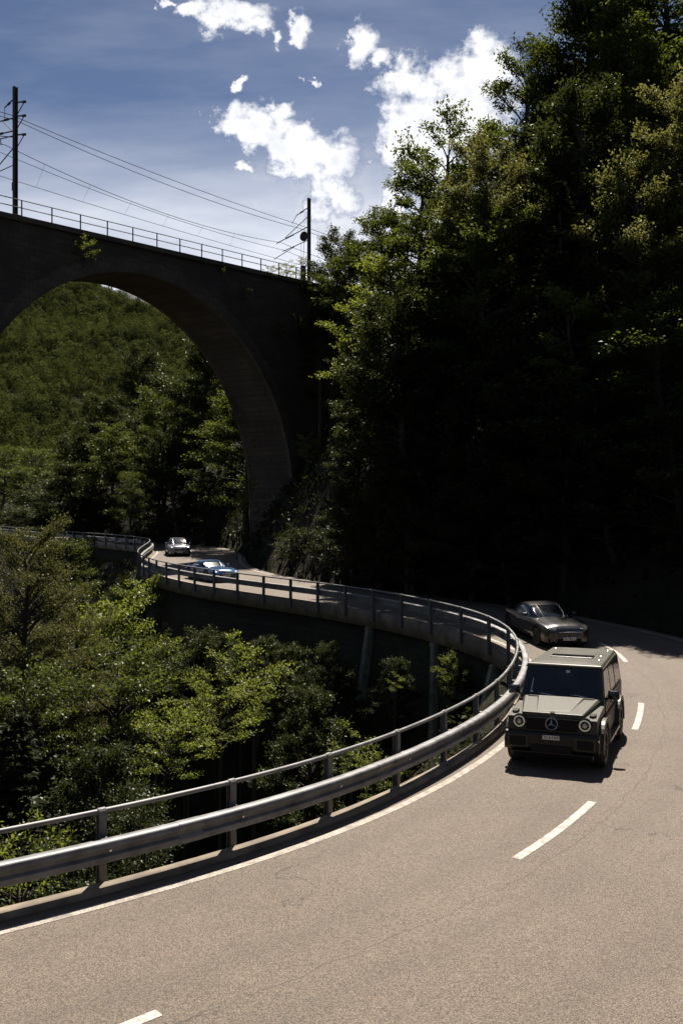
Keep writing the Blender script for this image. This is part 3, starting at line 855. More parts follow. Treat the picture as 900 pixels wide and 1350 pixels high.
        MB().tube([(hx + .100 * math.cos(2 * PI * k / 36), -2.19, hz_ + .100 * math.sin(2 * PI * k / 36)) for k in range(36)], 0.0125, 8, closed=True).build('light_ring', M['lamp_ring'], hl, smooth=True)
        MB().lathe([(0.09, -0.02), (0.06, -0.035), (0.0, -0.045)], (hx, -2.15, hz_), 'y', 28).build('reflector', M['rim'], hl, smooth=True)
        MB().lathe([(0.05, -0.04), (0.04, -0.065), (0.0, -0.075)], (hx, -2.15, hz_), 'y', 20).build('projector', M['lens'], hl, smooth=True)
        # mirrors
        mr = MB().hull([(sx * (0.92 + dx), y, z) for (dx, y, z) in ((0, -.80, 1.25), (0, -.70, 1.25), (.24, -.79, 1.24), (.24, -.69, 1.25), (0, -.78, 1.43), (0, -.70, 1.43), (.22, -.77, 1.42), (.22, -.69, 1.42), (.10, -.86, 1.33))]).build('mirror', M['black_gloss'], root, 0.025, 3)
        MB().tube([(sx * .86, -.74, 1.24), (sx * .98, -.75, 1.29)], 0.025, 8).build('mirror_arm', B, mr)
    # front face
    gr_ = MB().box((0, -2.155, 0.915), (1.0, 0.03, 0.23)).build('grille', M['black_plastic'], root)
    m = MB()
    for k in range(14): m.box((-0.46 + k * 0.071, -2.175, 0.925), (0.010, 0.012, 0.22))
    m.build('slats', M['black_plastic'], gr_)
    m = MB(); m.tube([(-.5, -2.17, .805), (.5, -2.17, .805), (.5, -2.17, 1.02), (-.5, -2.17, 1.02)], 0.012, 6, closed=True); m.build('grille_frame', M['black_plastic'], gr_)
    star_emblem(gr_, (0, -2.205, 0.93), 0.115, M['satin'])
    MB().box((0, -2.085, 1.142), (0.09, 0.05, 0.02)).build('badge', M['chrome'], root)
    bp = MB().prism([(-2.235, 0.44), (-2.26, 0.54), (-2.25, 0.73), (-2.20, 0.76), (-2.10, 0.76), (-2.10, 0.36)], -0.93, 0.93)  .build('front_bumper', M['bumper'], root, 0.03, 3)
    MB().hull([(x, y, z) for x in (-.40, .40) for (y, z) in ((-2.27, .38), (-2.268, .52), (-2.2, .36), (-2.2, .54))]).build('lower_intake', B, bp, 0.01)
    for sx in (-1, 1):
        MB().box((sx * .66, -2.258, .57), (.40, .02, .25)).build('intake_frame', P, bp, 0.012)
        MB().box((sx * .66, -2.268, .57), (.33, .015, .19)).build('side_intake', B, bp, 0.008)
        MB().lathe([(0, -.0), (.03, 0), (.03, .02)], (sx * .90, -2.25, .66), 'y', 12).build('parking_sensor', M['chrome'], bp)
    MB().prism([(-2.20, 0.36), (-2.15, 0.24), (-1.9, 0.24), (-1.9, 0.36)], -0.8, 0.8).build('skid_plate', M['rim'], root, 0.02)
    pl = MB().box((0, -2.277, 0.675), (0.33, 0.012, 0.085)).build('licence_plate', M['plate'], root, 0.006)
    plate_text('TG 615103', pl, (0, -2.2845, 0.675), 0.078, 0.30)
    # rear
    MB().box((0, 2.40, 0.62), (1.7, 0.12, 0.2)).build('rear_bumper', P, root, 0.02)
    sp = MB().lathe([(0.36, 0), (0.38, .03), (.38, .2), (.34, .24), (0, .25)], (0, 2.36, 0.98), 'y', 36).build('spare_wheel_cover', P, root, smooth=True)
    MB().panel([(.70, 2.345, 1.3), (-.70, 2.345, 1.3), (-.64, 2.295, 1.76), (.64, 2.295, 1.76)], 0.008).build('back_window', M['glass'], root)
    for sx in (-1, 1): MB().box((sx * .78, 2.365, .75), (.1, .03, .18)).build('tail_light', pbr('tail_lens', (.3, .01, .01), .2), root, .006)
    return root

def plate_text(txt, parent, loc, h, width):
    cu = bpy.data.curves.new('plate_lettering', 'FONT'); cu.body = txt; cu.size = h; cu.align_x = 'CENTER'; cu.align_y = 'CENTER'; cu.extrude = 0.0015
    cu.space_character = 1.05; cu.offset = 0.002
    o = bpy.data.objects.new('plate_lettering', cu)
    dg = bpy.context.evaluated_depsgraph_get()
    col.objects.link(o); bpy.context.view_layer.update()
    me = bpy.data.meshes.new_from_object(o.evaluated_get(bpy.context.evaluated_depsgraph_get()))
    bpy.data.objects.remove(o)
    t = obj('plate_lettering', me, M['ink'], parent)
    xs_ = [v.co.x for v in me.vertices]; wd = max(xs_) - min(xs_)
    t.location = loc; t.rotation_euler = (PI / 2, 0, 0); t.scale = (width / wd, 1.05, 1)
    return t

def rest_on(root, xy, yaw, scale=1.0):
    j, d = nearest([xy[0]], [xy[1]]); k = int(j[0])
    z = rail[k, 2]
    # follow the grade of the road along the heading
    h = Vector((math.sin(yaw), -math.cos(yaw), 0)); t3 = rail[min(k + 4, NR - 1)] - rail[max(k - 4, 0)]
    gsl = t3[2] / math.hypot(t3[0], t3[1]) * (h.x * tan[k][0] + h.y * tan[k][1])
    root.location = (xy[0], xy[1], z + 0.003)
    root.rotation_euler = (-math.atan(gsl), 0, yaw)
    root.scale = (scale,) * 3

wagon = make_wagon()
tag(wagon, 'olive grey boxy off-road wagon with round headlights driving down the sunny road', 'car')
rest_on(wagon, (4.95, 21.7), R(-21.5), 1.0)
wagon.scale = (1, 1.0, 1)

# ------------------------------------------------------------------ low cars from lofted sections
def cr(P, n):
    """Catmull-Rom resample of (k,m) control rows to n rows"""
    P = np.asarray(P, float); k = len(P)
    Q = np.vstack([2 * P[0] - P[1], P, 2 * P[-1] - P[-2]])
    t = np.linspace(0, k - 1 - 1e-6, n); i = t.astype(int); f = (t - i)[:, None]
    a, b, c, d = Q[i], Q[i + 1], Q[i + 2], Q[i + 3]
    return 0.5 * ((2 * b) + (-a + c) * f + (2 * a - 5 * b + 4 * c - d) * f ** 2 + (-a + 3 * b - 3 * c + d) * f ** 3)

def loft(sections, ny, nx):
    """sections: list of half profiles [(x,y,z)...] centre-bottom to centre-top; returns (ny, 2nx-1, 3) mirrored"""
    S = np.array(sections, float)                    # (k, m, 3)
    S = np.stack([cr(S[:, j], ny) for j in range(S.shape[1])], 1)
    S = np.stack([cr(S[i], nx) for i in range(ny)], 0)
    S[:, :, 0] = np.maximum(S[:, :, 0], 0); S[:, 0, 0] = 0; S[:, -1, 0] = 0
    mir = S[:, ::-1].copy(); mir[:, :, 0] *= -1
    return np.concatenate([S, mir[:, 1:]], 1)

def grid_part(name, G, mask, mat, parent, th=0.0):
    ny, nx = G.shape[:2]
    idx = np.arange(ny * nx).reshape(ny, nx)
    f = np.stack([idx[:-1, :-1], idx[:-1, 1:], idx[1:, 1:], idx[1:, :-1]], -1)[mask]
    if len(f) == 0: return None
    used, inv = np.unique(f, return_inverse=True)
    m = mesh_np(name, G.reshape(-1, 3)[used], inv.reshape(-1, 4), True)
    o = obj(name, m, mat, parent)
    return o

DEBUG = False
def make_car(name, paint, rim, L=4.7, W=0.92, H=1.42, belt=0.92, hood=0.86, kind='coupe', emblem=True, plate='ZH 48213'):
    root = empty(name)
    yf, yr = -L / 2, L / 2
    ax0, ax1 = yf + 0.86, yr - 0.92
    wr = 0.34
    st = [  # y, halfwidth factor, z top centre, z shoulder, z sill, nose pull
        (yf, 0.60, hood - 0.24, hood - 0.26, 0.24), (yf + 0.10, 0.82, hood - 0.12, hood - 0.16, 0.20), (yf + 0.32, 0.93, hood - 0.02, hood - 0.08, 0.19),
        (ax0, 0.985, hood + 0.035, hood - 0.01, 0.19), (yf + 1.45, 0.99, hood + 0.07, hood + 0.02, 0.2), (0.15, 1.0, belt + 0.02, belt - 0.03, 0.2),
        (ax1 - .1, 1.0, belt + 0.03, belt, 0.2), (ax1 + 0.45, 0.96, belt + 0.01, belt - 0.02, 0.23), (yr - 0.12, 0.87, belt - 0.03, belt - 0.1, 0.3), (yr, 0.74, belt - 0.12, belt - 0.2, 0.36)]
    secs = []
    for (y, hf, zt, zs, zl) in st:
        w = W * hf
        secs.append([(0, y, zl), (w * .55, y, zl), (w * .9, y, zl + .01), (w * .985, y, zl + .14), (w, y, (zl + zs) / 2 + .04), (w * .985, y, zs - .06), (w * .93, y, zs), (w * .72, y, zt - .035), (w * .45, y, zt), (0, y, zt + .012)])
    G = loft(secs, 150, 56)
    C = (G[:-1, :-1] + G[1:, 1:]) / 2
    hole = np.zeros(C.shape[:2], bool)
    for a in (ax0, ax1):
        hole |= ((C[..., 1] - a) ** 2 + (C[..., 2] - wr) ** 2 < (wr + .045) ** 2) & (np.abs(C[..., 0]) > W * .62) & (C[..., 2] < belt - .1)
    top = (C[..., 2] > hood - .085) & (np.abs(C[..., 0]) < W * .80)
    hoodm = top & (C[..., 1] > yf + .16) & (C[..., 1] < yf + 1.52)
    boot = top & (C[..., 1] > ax1 + .15)
    body = grid_part('body', G, ~hole & ~hoodm & ~boot, paint, root)
    for o_, mk, nm in ((0, hoodm, 'hood'), (1, boot, 'boot_lid')): grid_part(nm, G, mk, paint, root)
    for e, y in ((0, yf), (-1, yr)):
        ring = G[e]; m = MB(); m.bm.faces.new([m.bm.verts.new(tuple(p)) for p in ring[:-1]]); m.build('nose' if e == 0 else 'tail', paint, root)
    MB().box((0, 0, .42), (W * 1.3, L * .8, .34)).build('chassis', M['black_plastic'], root)
    for a in (ax0, ax1):
        MB().box((0, a, .48), (W * 1.62, .78, .5)).build('wheel_well', M['black_plastic'], root)
        for sx in (-1, 1): make_wheel(root, sx * (W - .125), a, wr, wr, .235, rim, sx, 10)
    # greenhouse
    c0, r0, r1, e0 = yf + 1.42, yf + 2.15, yf + 3.05, yr - .55
    if kind == 'sport': c0, r0, r1, e0 = yf + 1.55, yf + 2.2, yf + 2.7, yr - .45
    gs = []
    for (y, wb, wt, zt) in ((c0 - .06, .74, .60, belt + .02), (c0 + .22, .84, .70, belt + (H - belt) * .42), (r0 - .12, .88, .70, H - .075), (r0 + .25, .89, .69, H - .012), ((r0 + r1) / 2 + .1, .89, .68, H), (r1, .885, .66, H - .03), ((r1 + e0) / 2, .84, .60, belt + (H - belt) * .62), (e0, .74, .5, belt + .04)):
        wb *= W; wt *= W
        zb = belt - .04
        gs.append([(0, y, zb), (wb, y, zb), (wb * .985, y, zb + (zt - zb) * .3), ((wb + wt) / 2, y, zb + (zt - zb) * .68), (wt * 1.0, y, zt - .05 * (zt - zb) / .5), (wt * .8, y, zt - .012), (wt * .4, y, zt + .008), (0, y, zt + .012)])
    Q = loft(gs, 90, 40)
    Cq = (Q[:-1, :-1] + Q[1:, 1:]) / 2
    d1 = Q[:-1, 1:] - Q[:-1, :-1]; d2 = Q[1:, :-1] - Q[:-1, :-1]
    nn = np.cross(d1, d2); nn /= np.linalg.norm(nn, axis=-1)[..., None] + 1e-9
    if DEBUG:
        S_ = np.array([.08, .525, .848]); V_ = np.array([-.19, -.975, .10]); hv = S_ + V_; hv /= np.linalg.norm(hv)
        c_, s_ = math.cos(R(10)), math.sin(R(10)); hl_ = np.array([hv[0] * c_ + hv[1] * s_, -hv[0] * s_ + hv[1] * c_, hv[2]])
        n2_ = nn * np.sign(nn[..., 2:3]); dd_ = (n2_ * hl_).sum(-1); k_ = np.unravel_index(dd_.argmax(), dd_.shape)
        print('GLINT', name, dd_.max(), k_, dd_.shape, Cq[k_], hl_)
    upper = Cq[..., 2] > belt - .02
    side = upper & (np.abs(nn[..., 0]) > .62)
    front = upper & ~side & (Cq[..., 1] < r0 + .02)
    back = upper & ~side & (Cq[..., 1] > r1 + .05)
    roof = upper & ~side & ~front & ~back
    low = ~upper
    pill = side & ((np.abs(Cq[..., 1] - (r0 + r1) / 2 - .1) < .06))
    grid_part('windscreen', Q, front, M['curved_glass'], root); grid_part('roof', Q, roof, paint if kind != 'sport' else paint, root)
    [grid_part('side_window', Q, side & ~pill & (Cq[..., 0] * sx > 0), M['glass'], root) for sx in (-1, 1)]; [grid_part('pillar', Q, pill & (Cq[..., 0] * sx > 0), paint, root) for sx in (-1, 1)]
    grid_part('rear_window', Q, back, M['glass'], root); grid_part('window_base', Q, low, M['black_plastic'], root)
    # pillars as bright trim following the windscreen sides
    nyq = Q.shape[0]
    for sx, j in ((1, 30), (-1, Q.shape[1] - 31)):
        pts_ = [tuple(Q[i, j] * np.array([1.004, 1, 1.003])) for i in range(2, nyq - 6, 2) if Q[i, j, 2] > belt and Q[i, j, 1] < r0 + .1]
        MB().tube(pts_, 0.013, 6).build('roof_pillar', M['satin'] if emblem else paint, root, smooth=True)
        # mirrors
        mr = MB().hull([(sx * (W * .94 + dx), c0 + .38 + dy, belt + .03 + dz) for (dx, dy, dz) in ((0, 0, 0), (0, .1, 0), (.2, -.0, .01), (.2, .1, .01), (.02, 0, .13), (.02, .1, .13), (.18, .02, .12), (.18, .1, .12), (.1, -.06, .06))]).build('mirror', paint, root, .02, 2)
        # headlights
        q = [(sx * W * .86, yf + .30, hood - .16), (sx * W * .50, yf + .075, hood - .22), (sx * W * .50, yf + .10, hood - .13), (sx * W * .80, yf + .42, hood - .06)]
        hl = MB().hull([tuple(Vector(p) + Vector((0, dy, 0))) for p in q for dy in (-.02, .12)]).build('headlight', M['black_gloss'], root, .01)
        MB().hull([tuple((Vector(p) * .8 + Vector(q[1]) * .2) + Vector((sx * .02, -.032 + dy, 0.004))) for p in q for dy in (0, .1)]).build('lens', M['lens'], hl, .006)
        MB().box((sx * W * .62, yf + .12, .34), (.34, .12, .13)).build('air_intake', M['black_plastic'], root, .02)
        MB().box((sx * W * .72, yr - .06, belt - .22), (.36, .08, .09)).build('tail_light', M['black_gloss'], root, .02)
        dl = [(y, belt - .1 + 0.0) for y in (0,)]
        MB().box((sx * W * .992, .35, belt - .17), (.03, .2, .025)).build('door_handle', M['satin'], root, .005)
        MB().box((sx * W * .985, .05, .30), (.05, 1.9, .05)).build('sill', M['black_plastic'], root, .01)
    gq = [(-.42, yf - .015, hood - .25), (.42, yf - .015, hood - .25), (.36, yf + .005, hood - .42), (-.36, yf + .005, hood - .42)]
    gl = MB().hull([tuple(Vector(p) + Vector((0, dy, 0))) for p in gq for dy in (-.02, .15)]).build('grille', M['black_gloss'], root, .03, 3)
    MB().tube([tuple(Vector(p) + Vector((0, -.028, 0))) for p in gq], .014, 6, closed=True).build('grille_trim', M['satin'], gl)
    if emblem: star_emblem(gl, (0, yf - .05, hood - .325), .085, M['satin'])
    MB().box((0, yf + .04, .32), (.9, .12, .13)).build('lower_intake', M['black_plastic'], root, .02)
    MB().box((0, yf - .0, .215), (W * 1.5, .26, .03)).build('splitter', M['black_plastic'], root, .01)
    pl = MB().box((0, yf - .035, .385), (.46, .02, .11)).build('licence_plate', M['plate'], root, .006)
    plate_text(plate, pl, (0, yf - .0465, .385), .09, .40)
    return root

dark = make_car('coupe', M['graphite'], M['rim'], 4.7, .90, 1.29, .88, .86)
tag(dark, 'graphite grey low coupe with star grille and sun glinting off its windscreen, following the wagon', 'car')
rest_on(dark, (7.5, 36.9), R(10))
far_w = make_car('saloon', M['white_paint'], M['silver_rim'], 4.75, .92, 1.45, .95, .92, plate='TI 23641')
tag(far_w, 'pale silver saloon rounding the far corner beneath the viaduct arch', 'car')
rest_on(far_w, (-13.75, 83.5), R(14))
sport = make_car('sports_car', M['blue_paint'], M['rim'], 4.3, .93, 1.16, .79, .75, 'sport', False, 'TI 7716')
tag(sport, 'low bright blue sports car half hidden behind the far guardrail', 'car')
rest_on(sport, (-7.7, 59.0), R(31))

# ------------------------------------------------------------------ vegetation
def unit(v): return v / (np.linalg.norm(v, axis=-1, keepdims=True) + 1e-9)

def leaves_mesh(name, C, A, N, size, mat, aspect=0.55, fold=0.25):
    """folded pointed leaves. C centres, A long axes, N normals, size array"""
    A = unit(A); N = unit(N - (N * A).sum(1, keepdims=True) * A); B = np.cross(N, A)
    s = size[:, None]
    base = C - A * s * 0.5; tip = C + A * s * 0.5 - N * s * 0.12
    l = C - B * s * aspect * 0.5 + N * s * fold * 0.3 - A * s * 0.05; r = C + B * s * aspect * 0.5 + N * s * fold * 0.3 - A * s * 0.05
    v = np.stack([base, r, tip, l], 1).reshape(-1, 3)
    f = np.arange(len(v)).reshape(-1, 4)
    m = mesh_np(name, v, f); m.materials.append(mat)
    return m

class Tubes:
    def __init__(self): self.v = []; self.f = []
    def add(self, pts_, rad, n=5):
        base = len(self.v); P = [np.array(p) for p in pts_]
        for i, p in enumerate(P):
            t = P[min(i + 1, len(P) - 1)] - P[max(i - 1, 0)]; t = t / (np.linalg.norm(t) + 1e-9)
            a = np.array([0, 0, 1.]) if abs(t[2]) < .9 else np.array([1., 0, 0]); u = np.cross(t, a); u /= np.linalg.norm(u); w = np.cross(t, u)
            for k in range(n): self.v.append(p + rad[i] * (u * math.cos(2 * PI * k / n) + w * math.sin(2 * PI * k / n)))
        for i in range(len(P) - 1):
            for k in range(n): self.f.append((base + i * n + k, base + i * n + (k + 1) % n, base + (i + 1) * n + (k + 1) % n, base + (i + 1) * n + k))

PROTO = {}
def broadleaf(key, seed, H=12.0, Rr=4.0, n_limb=30, leaf=0.22, per=26, clump=0.55, mat='leaf', low=0.16, top_pow=0.8, gap=0.12, flat=0.45, stems=1):
    r = np.random.default_rng(seed)
    T = Tubes(); Cs = []; As = []; Ns = []; Ss = []
    for st in range(stems):
        off = np.array([r.normal(0, .3), r.normal(0, .3), 0]) if stems > 1 else np.zeros(3)
        lean = r.normal(0, .05 if stems == 1 else .16, 2)
        nseg = 8
        zt = H * (0.93 if st == 0 else r.uniform(.6, .9))
        trunk = [off * (0.3) + np.array([lean[0] * z + .12 * math.sin(z * .9 + seed), lean[1] * z + .12 * math.cos(z * .7 + seed), z]) for z in np.linspace(-0.6, zt, nseg)]
        r0 = 0.018 * H / (stems ** .4)
        T.add(trunk, [r0 * (1.15 - i / nseg) + .012 for i in range(nseg)], 7)
        nl = n_limb // stems
        for k in range(nl):
            t = low + (1 - low) * ((k + r.uniform(0, 1)) / nl)
            if r.random() < gap: continue
            zz = t * zt
            p0 = np.array([np.interp(zz, [q[2] for q in trunk], [q[j] for q in trunk]) for j in range(3)])
            az = k * 2.39996 + r.uniform(-.5, .5) + st
            tt = (t - low * .6) / (1 - low * .6); prof = math.sqrt(max(0.05, 1 - ((tt - .42 * top_pow / .8) / .64) ** 2))
            L = Rr * prof * r.uniform(.65, 1.2)
            el = R(r.uniform(5, 30) + 38 * t ** 2)
            d = np.array([math.cos(az) * math.cos(el), math.sin(az) * math.cos(el), math.sin(el)])
            pts_ = [p0 + d * L * s + np.array([0, 0, -.10 * L * s * s + .03 * L * math.sin(6 * s)]) for s in np.linspace(0, 1, 5)]
            T.add(pts_, [r0 * .42 * (1 - t * .6) * (1 - .85 * s) + .008 for s in np.linspace(0, 1, 5)], 5)
            nt = max(4, int(L * 3.2))
            for q in range(nt):
                s = r.uniform(.28, 1.0) ** .75
                b = p0 + d * L * s + np.array([0, 0, -.10 * L * s * s])
                side = unit(np.cross(d, [0, 0, 1.]) * r.choice([-1, 1]) * r.uniform(.3, 1) + d * .7 + np.array([0, 0, r.uniform(-.35, .45)]))
                tl = r.uniform(.35, .9) * (.22 * L + .35)
                e = b + side * tl
                if q % 2 == 0: T.add([b, (b + e) / 2 + np.array([0, 0, .05]), e], [.02, .012, .005], 3)
                n = int(per * r.uniform(.6, 1.3))
                # leaves along the twig in a loose spray
                u = r.uniform(.1, 1.15, n)[:, None]
                c = b + side * tl * u + r.normal(0, 1, (n, 3)) * np.array([clump * .5, clump * .5, clump * .5 * flat])
                a = unit(side + r.normal(0, .7, (n, 3)) + np.array([0, 0, -.25]))
                nn = unit(np.array([0, 0, 1.]) + r.normal(0, .55, (n, 3)))
                Cs.append(c); As.append(a); Ns.append(nn); Ss.append(leaf * r.uniform(.6, 1.25, n))
    C, A, N, S = np.concatenate(Cs), np.concatenate(As), np.concatenate(Ns), np.concatenate(Ss)
    cm = leaves_mesh('crown', C, A, N, S, M[mat])
    tm = mesh_np('trunk', np.array(T.v), np.array(T.f), True); tm.materials.append(M['bark'])
    PROTO[key] = (tm, cm, float(np.percentile(C[:, 2], 99.5)), float(np.percentile(np.hypot(C[:, 0], C[:, 1]), 96)), len(C))

def conifer(key, seed, H=16.0, Rr=2.6, mat='needle'):
    r = np.random.default_rng(seed)
    T = Tubes(); Cs = []; As = []; Ns = []; Ss = []
    T.add([np.array([0, 0, z]) for z in np.linspace(-.6, H, 6)], [.2 * (1 - z / H) + .015 for z in np.linspace(0, H, 6)], 7)
    z = 1.2
    while z < H - .2:
        t = z / H
        for k in range(6):
            az = r.uniform(0, 2 * PI); L = Rr * (1 - t) ** .8 * r.uniform(.7, 1.15) + .2
            d = np.array([math.cos(az), math.sin(az), 0.15 - .1 * (1 - t)])
            f = lambda s: np.array([0, 0, z]) + d * L * s + np.array([0, 0, -.28 * L * s * s + .12 * L * s ** 4])
            T.add([f(s) for s in (0, .5, 1)], [.03, .02, .006], 3)
            n = int(16 + 34 * L)
            s = r.uniform(.12, 1.04, n); c = np.array([f(q) for q in s])
            sd = unit(np.cross(d, [0, 0, 1.])) * r.choice([-1, 1], n)[:, None]
            a = unit(sd * .9 + d * .7 + np.array([0, 0, -.25]) + r.normal(0, .25, (n, 3)))
            ln = (.22 + .30 * (1 - s)) * r.uniform(.7, 1.2, n) * (.6 + .2 * L)
            Cs.append(c + a * ln[:, None] * .5); As.append(a); Ns.append(unit(np.array([0, 0, 1.]) + r.normal(0, .4, (n, 3)))); Ss.append(ln)
        z += .34 * (1.15 - .5 * t)
    C, A, N, S = np.concatenate(Cs), np.concatenate(As), np.concatenate(Ns), np.concatenate(Ss)
    cm = leaves_mesh('crown', C, A, N, S, M[mat], 0.3, .1)
    tm = mesh_np('trunk', np.array(T.v), np.array(T.f), True); tm.materials.append(M['bark'])
    PROTO[key] = (tm, cm, H, float(np.percentile(np.hypot(C[:, 0], C[:, 1]), 97)), len(C))

broadleaf('oak1', 11, 15, 4.6, 60, .26, 40, .7, 'leaf', .18, .95, .08)
broadleaf('oak2', 12, 15, 4.2, 60, .24, 40, .65, 'leaf', .2, .9, .1)
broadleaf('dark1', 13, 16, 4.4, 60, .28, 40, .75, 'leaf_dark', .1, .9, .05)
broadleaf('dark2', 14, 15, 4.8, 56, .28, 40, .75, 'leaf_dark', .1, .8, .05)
broadleaf('airy1', 24, 15, 5.0, 44, .26, 28, .6, 'leaf', .25, 1.0, .22)
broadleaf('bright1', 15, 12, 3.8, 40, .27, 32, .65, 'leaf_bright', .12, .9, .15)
broadleaf('flower1', 16, 15, 5.2, 60, .24, 44, .6, 'leaf_flower', .14, .9, .06)
broadleaf('mid1', 17, 9, 3.4, 44, .18, 38, .5, 'leaf', .1, .9, .1)
broadleaf('mid2', 18, 9, 3.8, 44, .19, 36, .5, 'leaf_bright', .08, .9, .15)
broadleaf('olive1', 19, 11, 4.2, 64, .13, 64, .5, 'leaf_olive', .06, .9, .05)
broadleaf('sap1', 20, 4.5, 2.4, 26, .17, 30, .45, 'leaf_bright', .15, 1.0, .25, .2, 2)
broadleaf('sap2', 21, 3.2, 1.6, 18, .15, 22, .36, 'leaf_bright', .15, 1.0, .25, .3, 3)
broadleaf('layer1', 25, 4.2, 3.0, 30, .16, 32, .5, 'leaf', .15, .9, .22, .14)
broadleaf('layer2', 26, 4.4, 3.0, 30, .17, 30, .5, 'leaf_bright', .15, .9, .22, .15)
broadleaf('knoll', 27, 5, 3.6, 44, .18, 34, .5, 'leaf_bright', .08, .9, .2, .3)
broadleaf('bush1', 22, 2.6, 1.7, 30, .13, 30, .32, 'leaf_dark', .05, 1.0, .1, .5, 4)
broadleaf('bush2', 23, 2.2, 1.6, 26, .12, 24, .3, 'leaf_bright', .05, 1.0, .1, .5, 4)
conifer('fir1', 31, 16, 2.7)
conifer('fir2', 32, 13, 2.6)

_m = MB(); _m.tube([(0, 0, 0), (0, 0, .5), (0, 0, 1.02)], [1.25, 1.05, .8], 8)
_o = _m.build('stem', M['bark'], smooth=True); STEM = _o.data; bpy.data.objects.remove(_o)
TR = []
def plant(key, x, y, H, wid, label, cat='tree', name=None, group=None, rz=None, base=None, tilt=None):
    tm, cm, h0, r0, n = PROTO[key]
    z = gz(x, y) - 0.15 if base is None else base
    name = name or {'tree': 'broadleaf_tree', 'bush': 'bush', 'conifer': 'conifer_tree', 'sapling': 'sapling'}.get(cat, 'broadleaf_tree')
    root = empty(name, (x, y, z), random.uniform(0, 2 * PI) if rz is None else rz)
    if tilt: root.rotation_euler[0] = tilt[0]; root.rotation_euler[1] = tilt[1]
    k = (wid / 2) / r0
    kz = k if H > h0 * k else H / h0
    kz = max(kz, 0.75 * k)
    lift = H - h0 * kz
    if lift > 0.35 * H and h0 * kz * 1.3 < H: kz *= 1.12; lift = H - h0 * kz
    tk = obj('trunk', tm, None, root); cr_ = obj('crown', cm, None, root)
    for o in (tk, cr_): o.scale = (k, k, kz); o.location = (0, 0, lift)
    if lift > 0.4:
        o = obj('stem', STEM, None, tk)
        o.scale = (0.022 * h0, 0.022 * h0, (lift + 0.4) / kz); o.location = (0, 0, -lift / kz - .1)
    tag(root, label, cat, group)
    TR.append(root)
    LOG.append((label, key, round(H, 1), wid))
    return root
LOG = []

def P(u, vtop, Y, wid, key, label, cat='tree', group=None, H=None, name=None):
    """a plant whose top shows at (u, vtop) when it stands Y metres away; wid = crown width in metres"""
    X = (u - CU) * Y / F; zt = CAM_Z + (CV - vtop) * Y / F
    b = gz(X, Y) - 0.15
    h = zt - b
    if H is not None: h = H
    if h < 1.2:
        print('LOW', label, round(h, 2), 'ground', round(b, 1), 'at', round(X, 1), Y); h = 1.2
    if h > 24: print('TALL', label, round(h, 1))
    return plant(key, X, Y, h, wid, label, cat, name, group)

# --- right-hand wooded slope: skyline row (far), middle, front
SL = 'trees on the steep slope right of the road'
P(437, 300, 84, 5.5, 'dark1', 'narrow dark bushy tree just right of the mast at the end of the viaduct', group=SL)
P(468, 322, 80, 6.0, 'oak2', 'small rounded tree on the skyline, second from the viaduct mast', group=SL)
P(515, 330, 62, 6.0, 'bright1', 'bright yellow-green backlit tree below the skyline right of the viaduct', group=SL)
P(508, 278, 78, 7.0, 'oak1', 'loose crowned skyline tree left of the big airy tree against the cloud', group=SL)
P(552, 215, 68, 7.5, 'oak2', 'tree on the skyline at the lower left edge of the white cloud', group=SL)
P(605, 150, 60, 9.0, 'airy1', 'big airy round tree on the skyline standing before the right cloud', group=SL)
P(655, 185, 53, 7.0, 'flower1', 'tree with pale tips just right of the airy skyline tree', group=SL)
P(690, 78, 64, 8.0, 'oak2', 'tall tree at the right edge of the cloud with an open top', group=SL)
P(745, -20, 66, 9, 'dark1', 'tall dark tree on the skyline touching the top of the view', group=SL)
P(810, -50, 64, 10, 'oak1', 'high leafy tree filling the top edge, left of the corner', group=SL)
P(890, -70, 66, 10.5, 'oak2', 'leafy tree in the top right corner of the view', group=SL)
P(860, 30, 57, 9.0, 'oak1', 'broad tree with glinting leaves below the top right corner', group=SL)
P(770, 110, 53, 8.0, 'dark2', 'deep dark tree in the shaded gap below the tallest skyline trees', group=SL)
P(694, 172, 56, 5.0, 'fir1', 'slender dark conifer standing before the middle of the slope', 'conifer', SL)
P(738, 235, 47.5, 4.0, 'fir2', 'shorter dark conifer right of the slender one on the slope', 'conifer', SL)
P(645, 262, 51, 7.0, 'oak2', 'tree left of the slender conifer with sunlit upper leaves', group=SL)
P(590, 265, 56, 7.0, 'oak1', 'tree with glinting leaves below the big airy skyline tree', group=SL)
P(565, 360, 55, 6.5, 'dark1', 'dark tree in deep shade below the bright yellow-green one', group=SL)
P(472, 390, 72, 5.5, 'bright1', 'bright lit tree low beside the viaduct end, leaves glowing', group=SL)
P(422, 392, 82, 4.5, 'dark2', 'dark tree pressed against the right end of the viaduct wall', group=SL)
P(850, 215, 47.5, 8.5, 'flower1', 'large flowering tree with creamy sunlit tips on the right side', group=SL)
P(925, 110, 50, 8.5, 'flower1', 'flowering tree cut by the right edge, above the large one', group=SL)
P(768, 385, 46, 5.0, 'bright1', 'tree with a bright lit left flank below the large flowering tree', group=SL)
P(880, 390, 43.5, 7.0, 'oak2', 'dark leafy tree near the right edge below the flowering trees', group=SL)
P(715, 415, 47, 6.0, 'dark2', 'dark tree at the middle of the slope base with a few lit leaves', group=SL)
P(650, 420, 49.5, 6.5, 'dark1', 'dark tree low on the slope behind the dark coupe', group=SL)
P(595, 450, 51.5, 6.5, 'dark2', 'black shaded tree low on the slope left of the coupe', group=SL)
P(540, 395, 52.5, 6.5, 'dark1', 'black shaded tree low on the slope above the far road', group=SL)
P(500, 405, 55.0, 5.6, 'dark2', 'dark tree added right of the viaduct foot to shade the far road', group=SL)  # added so that its shadow falls across the far road
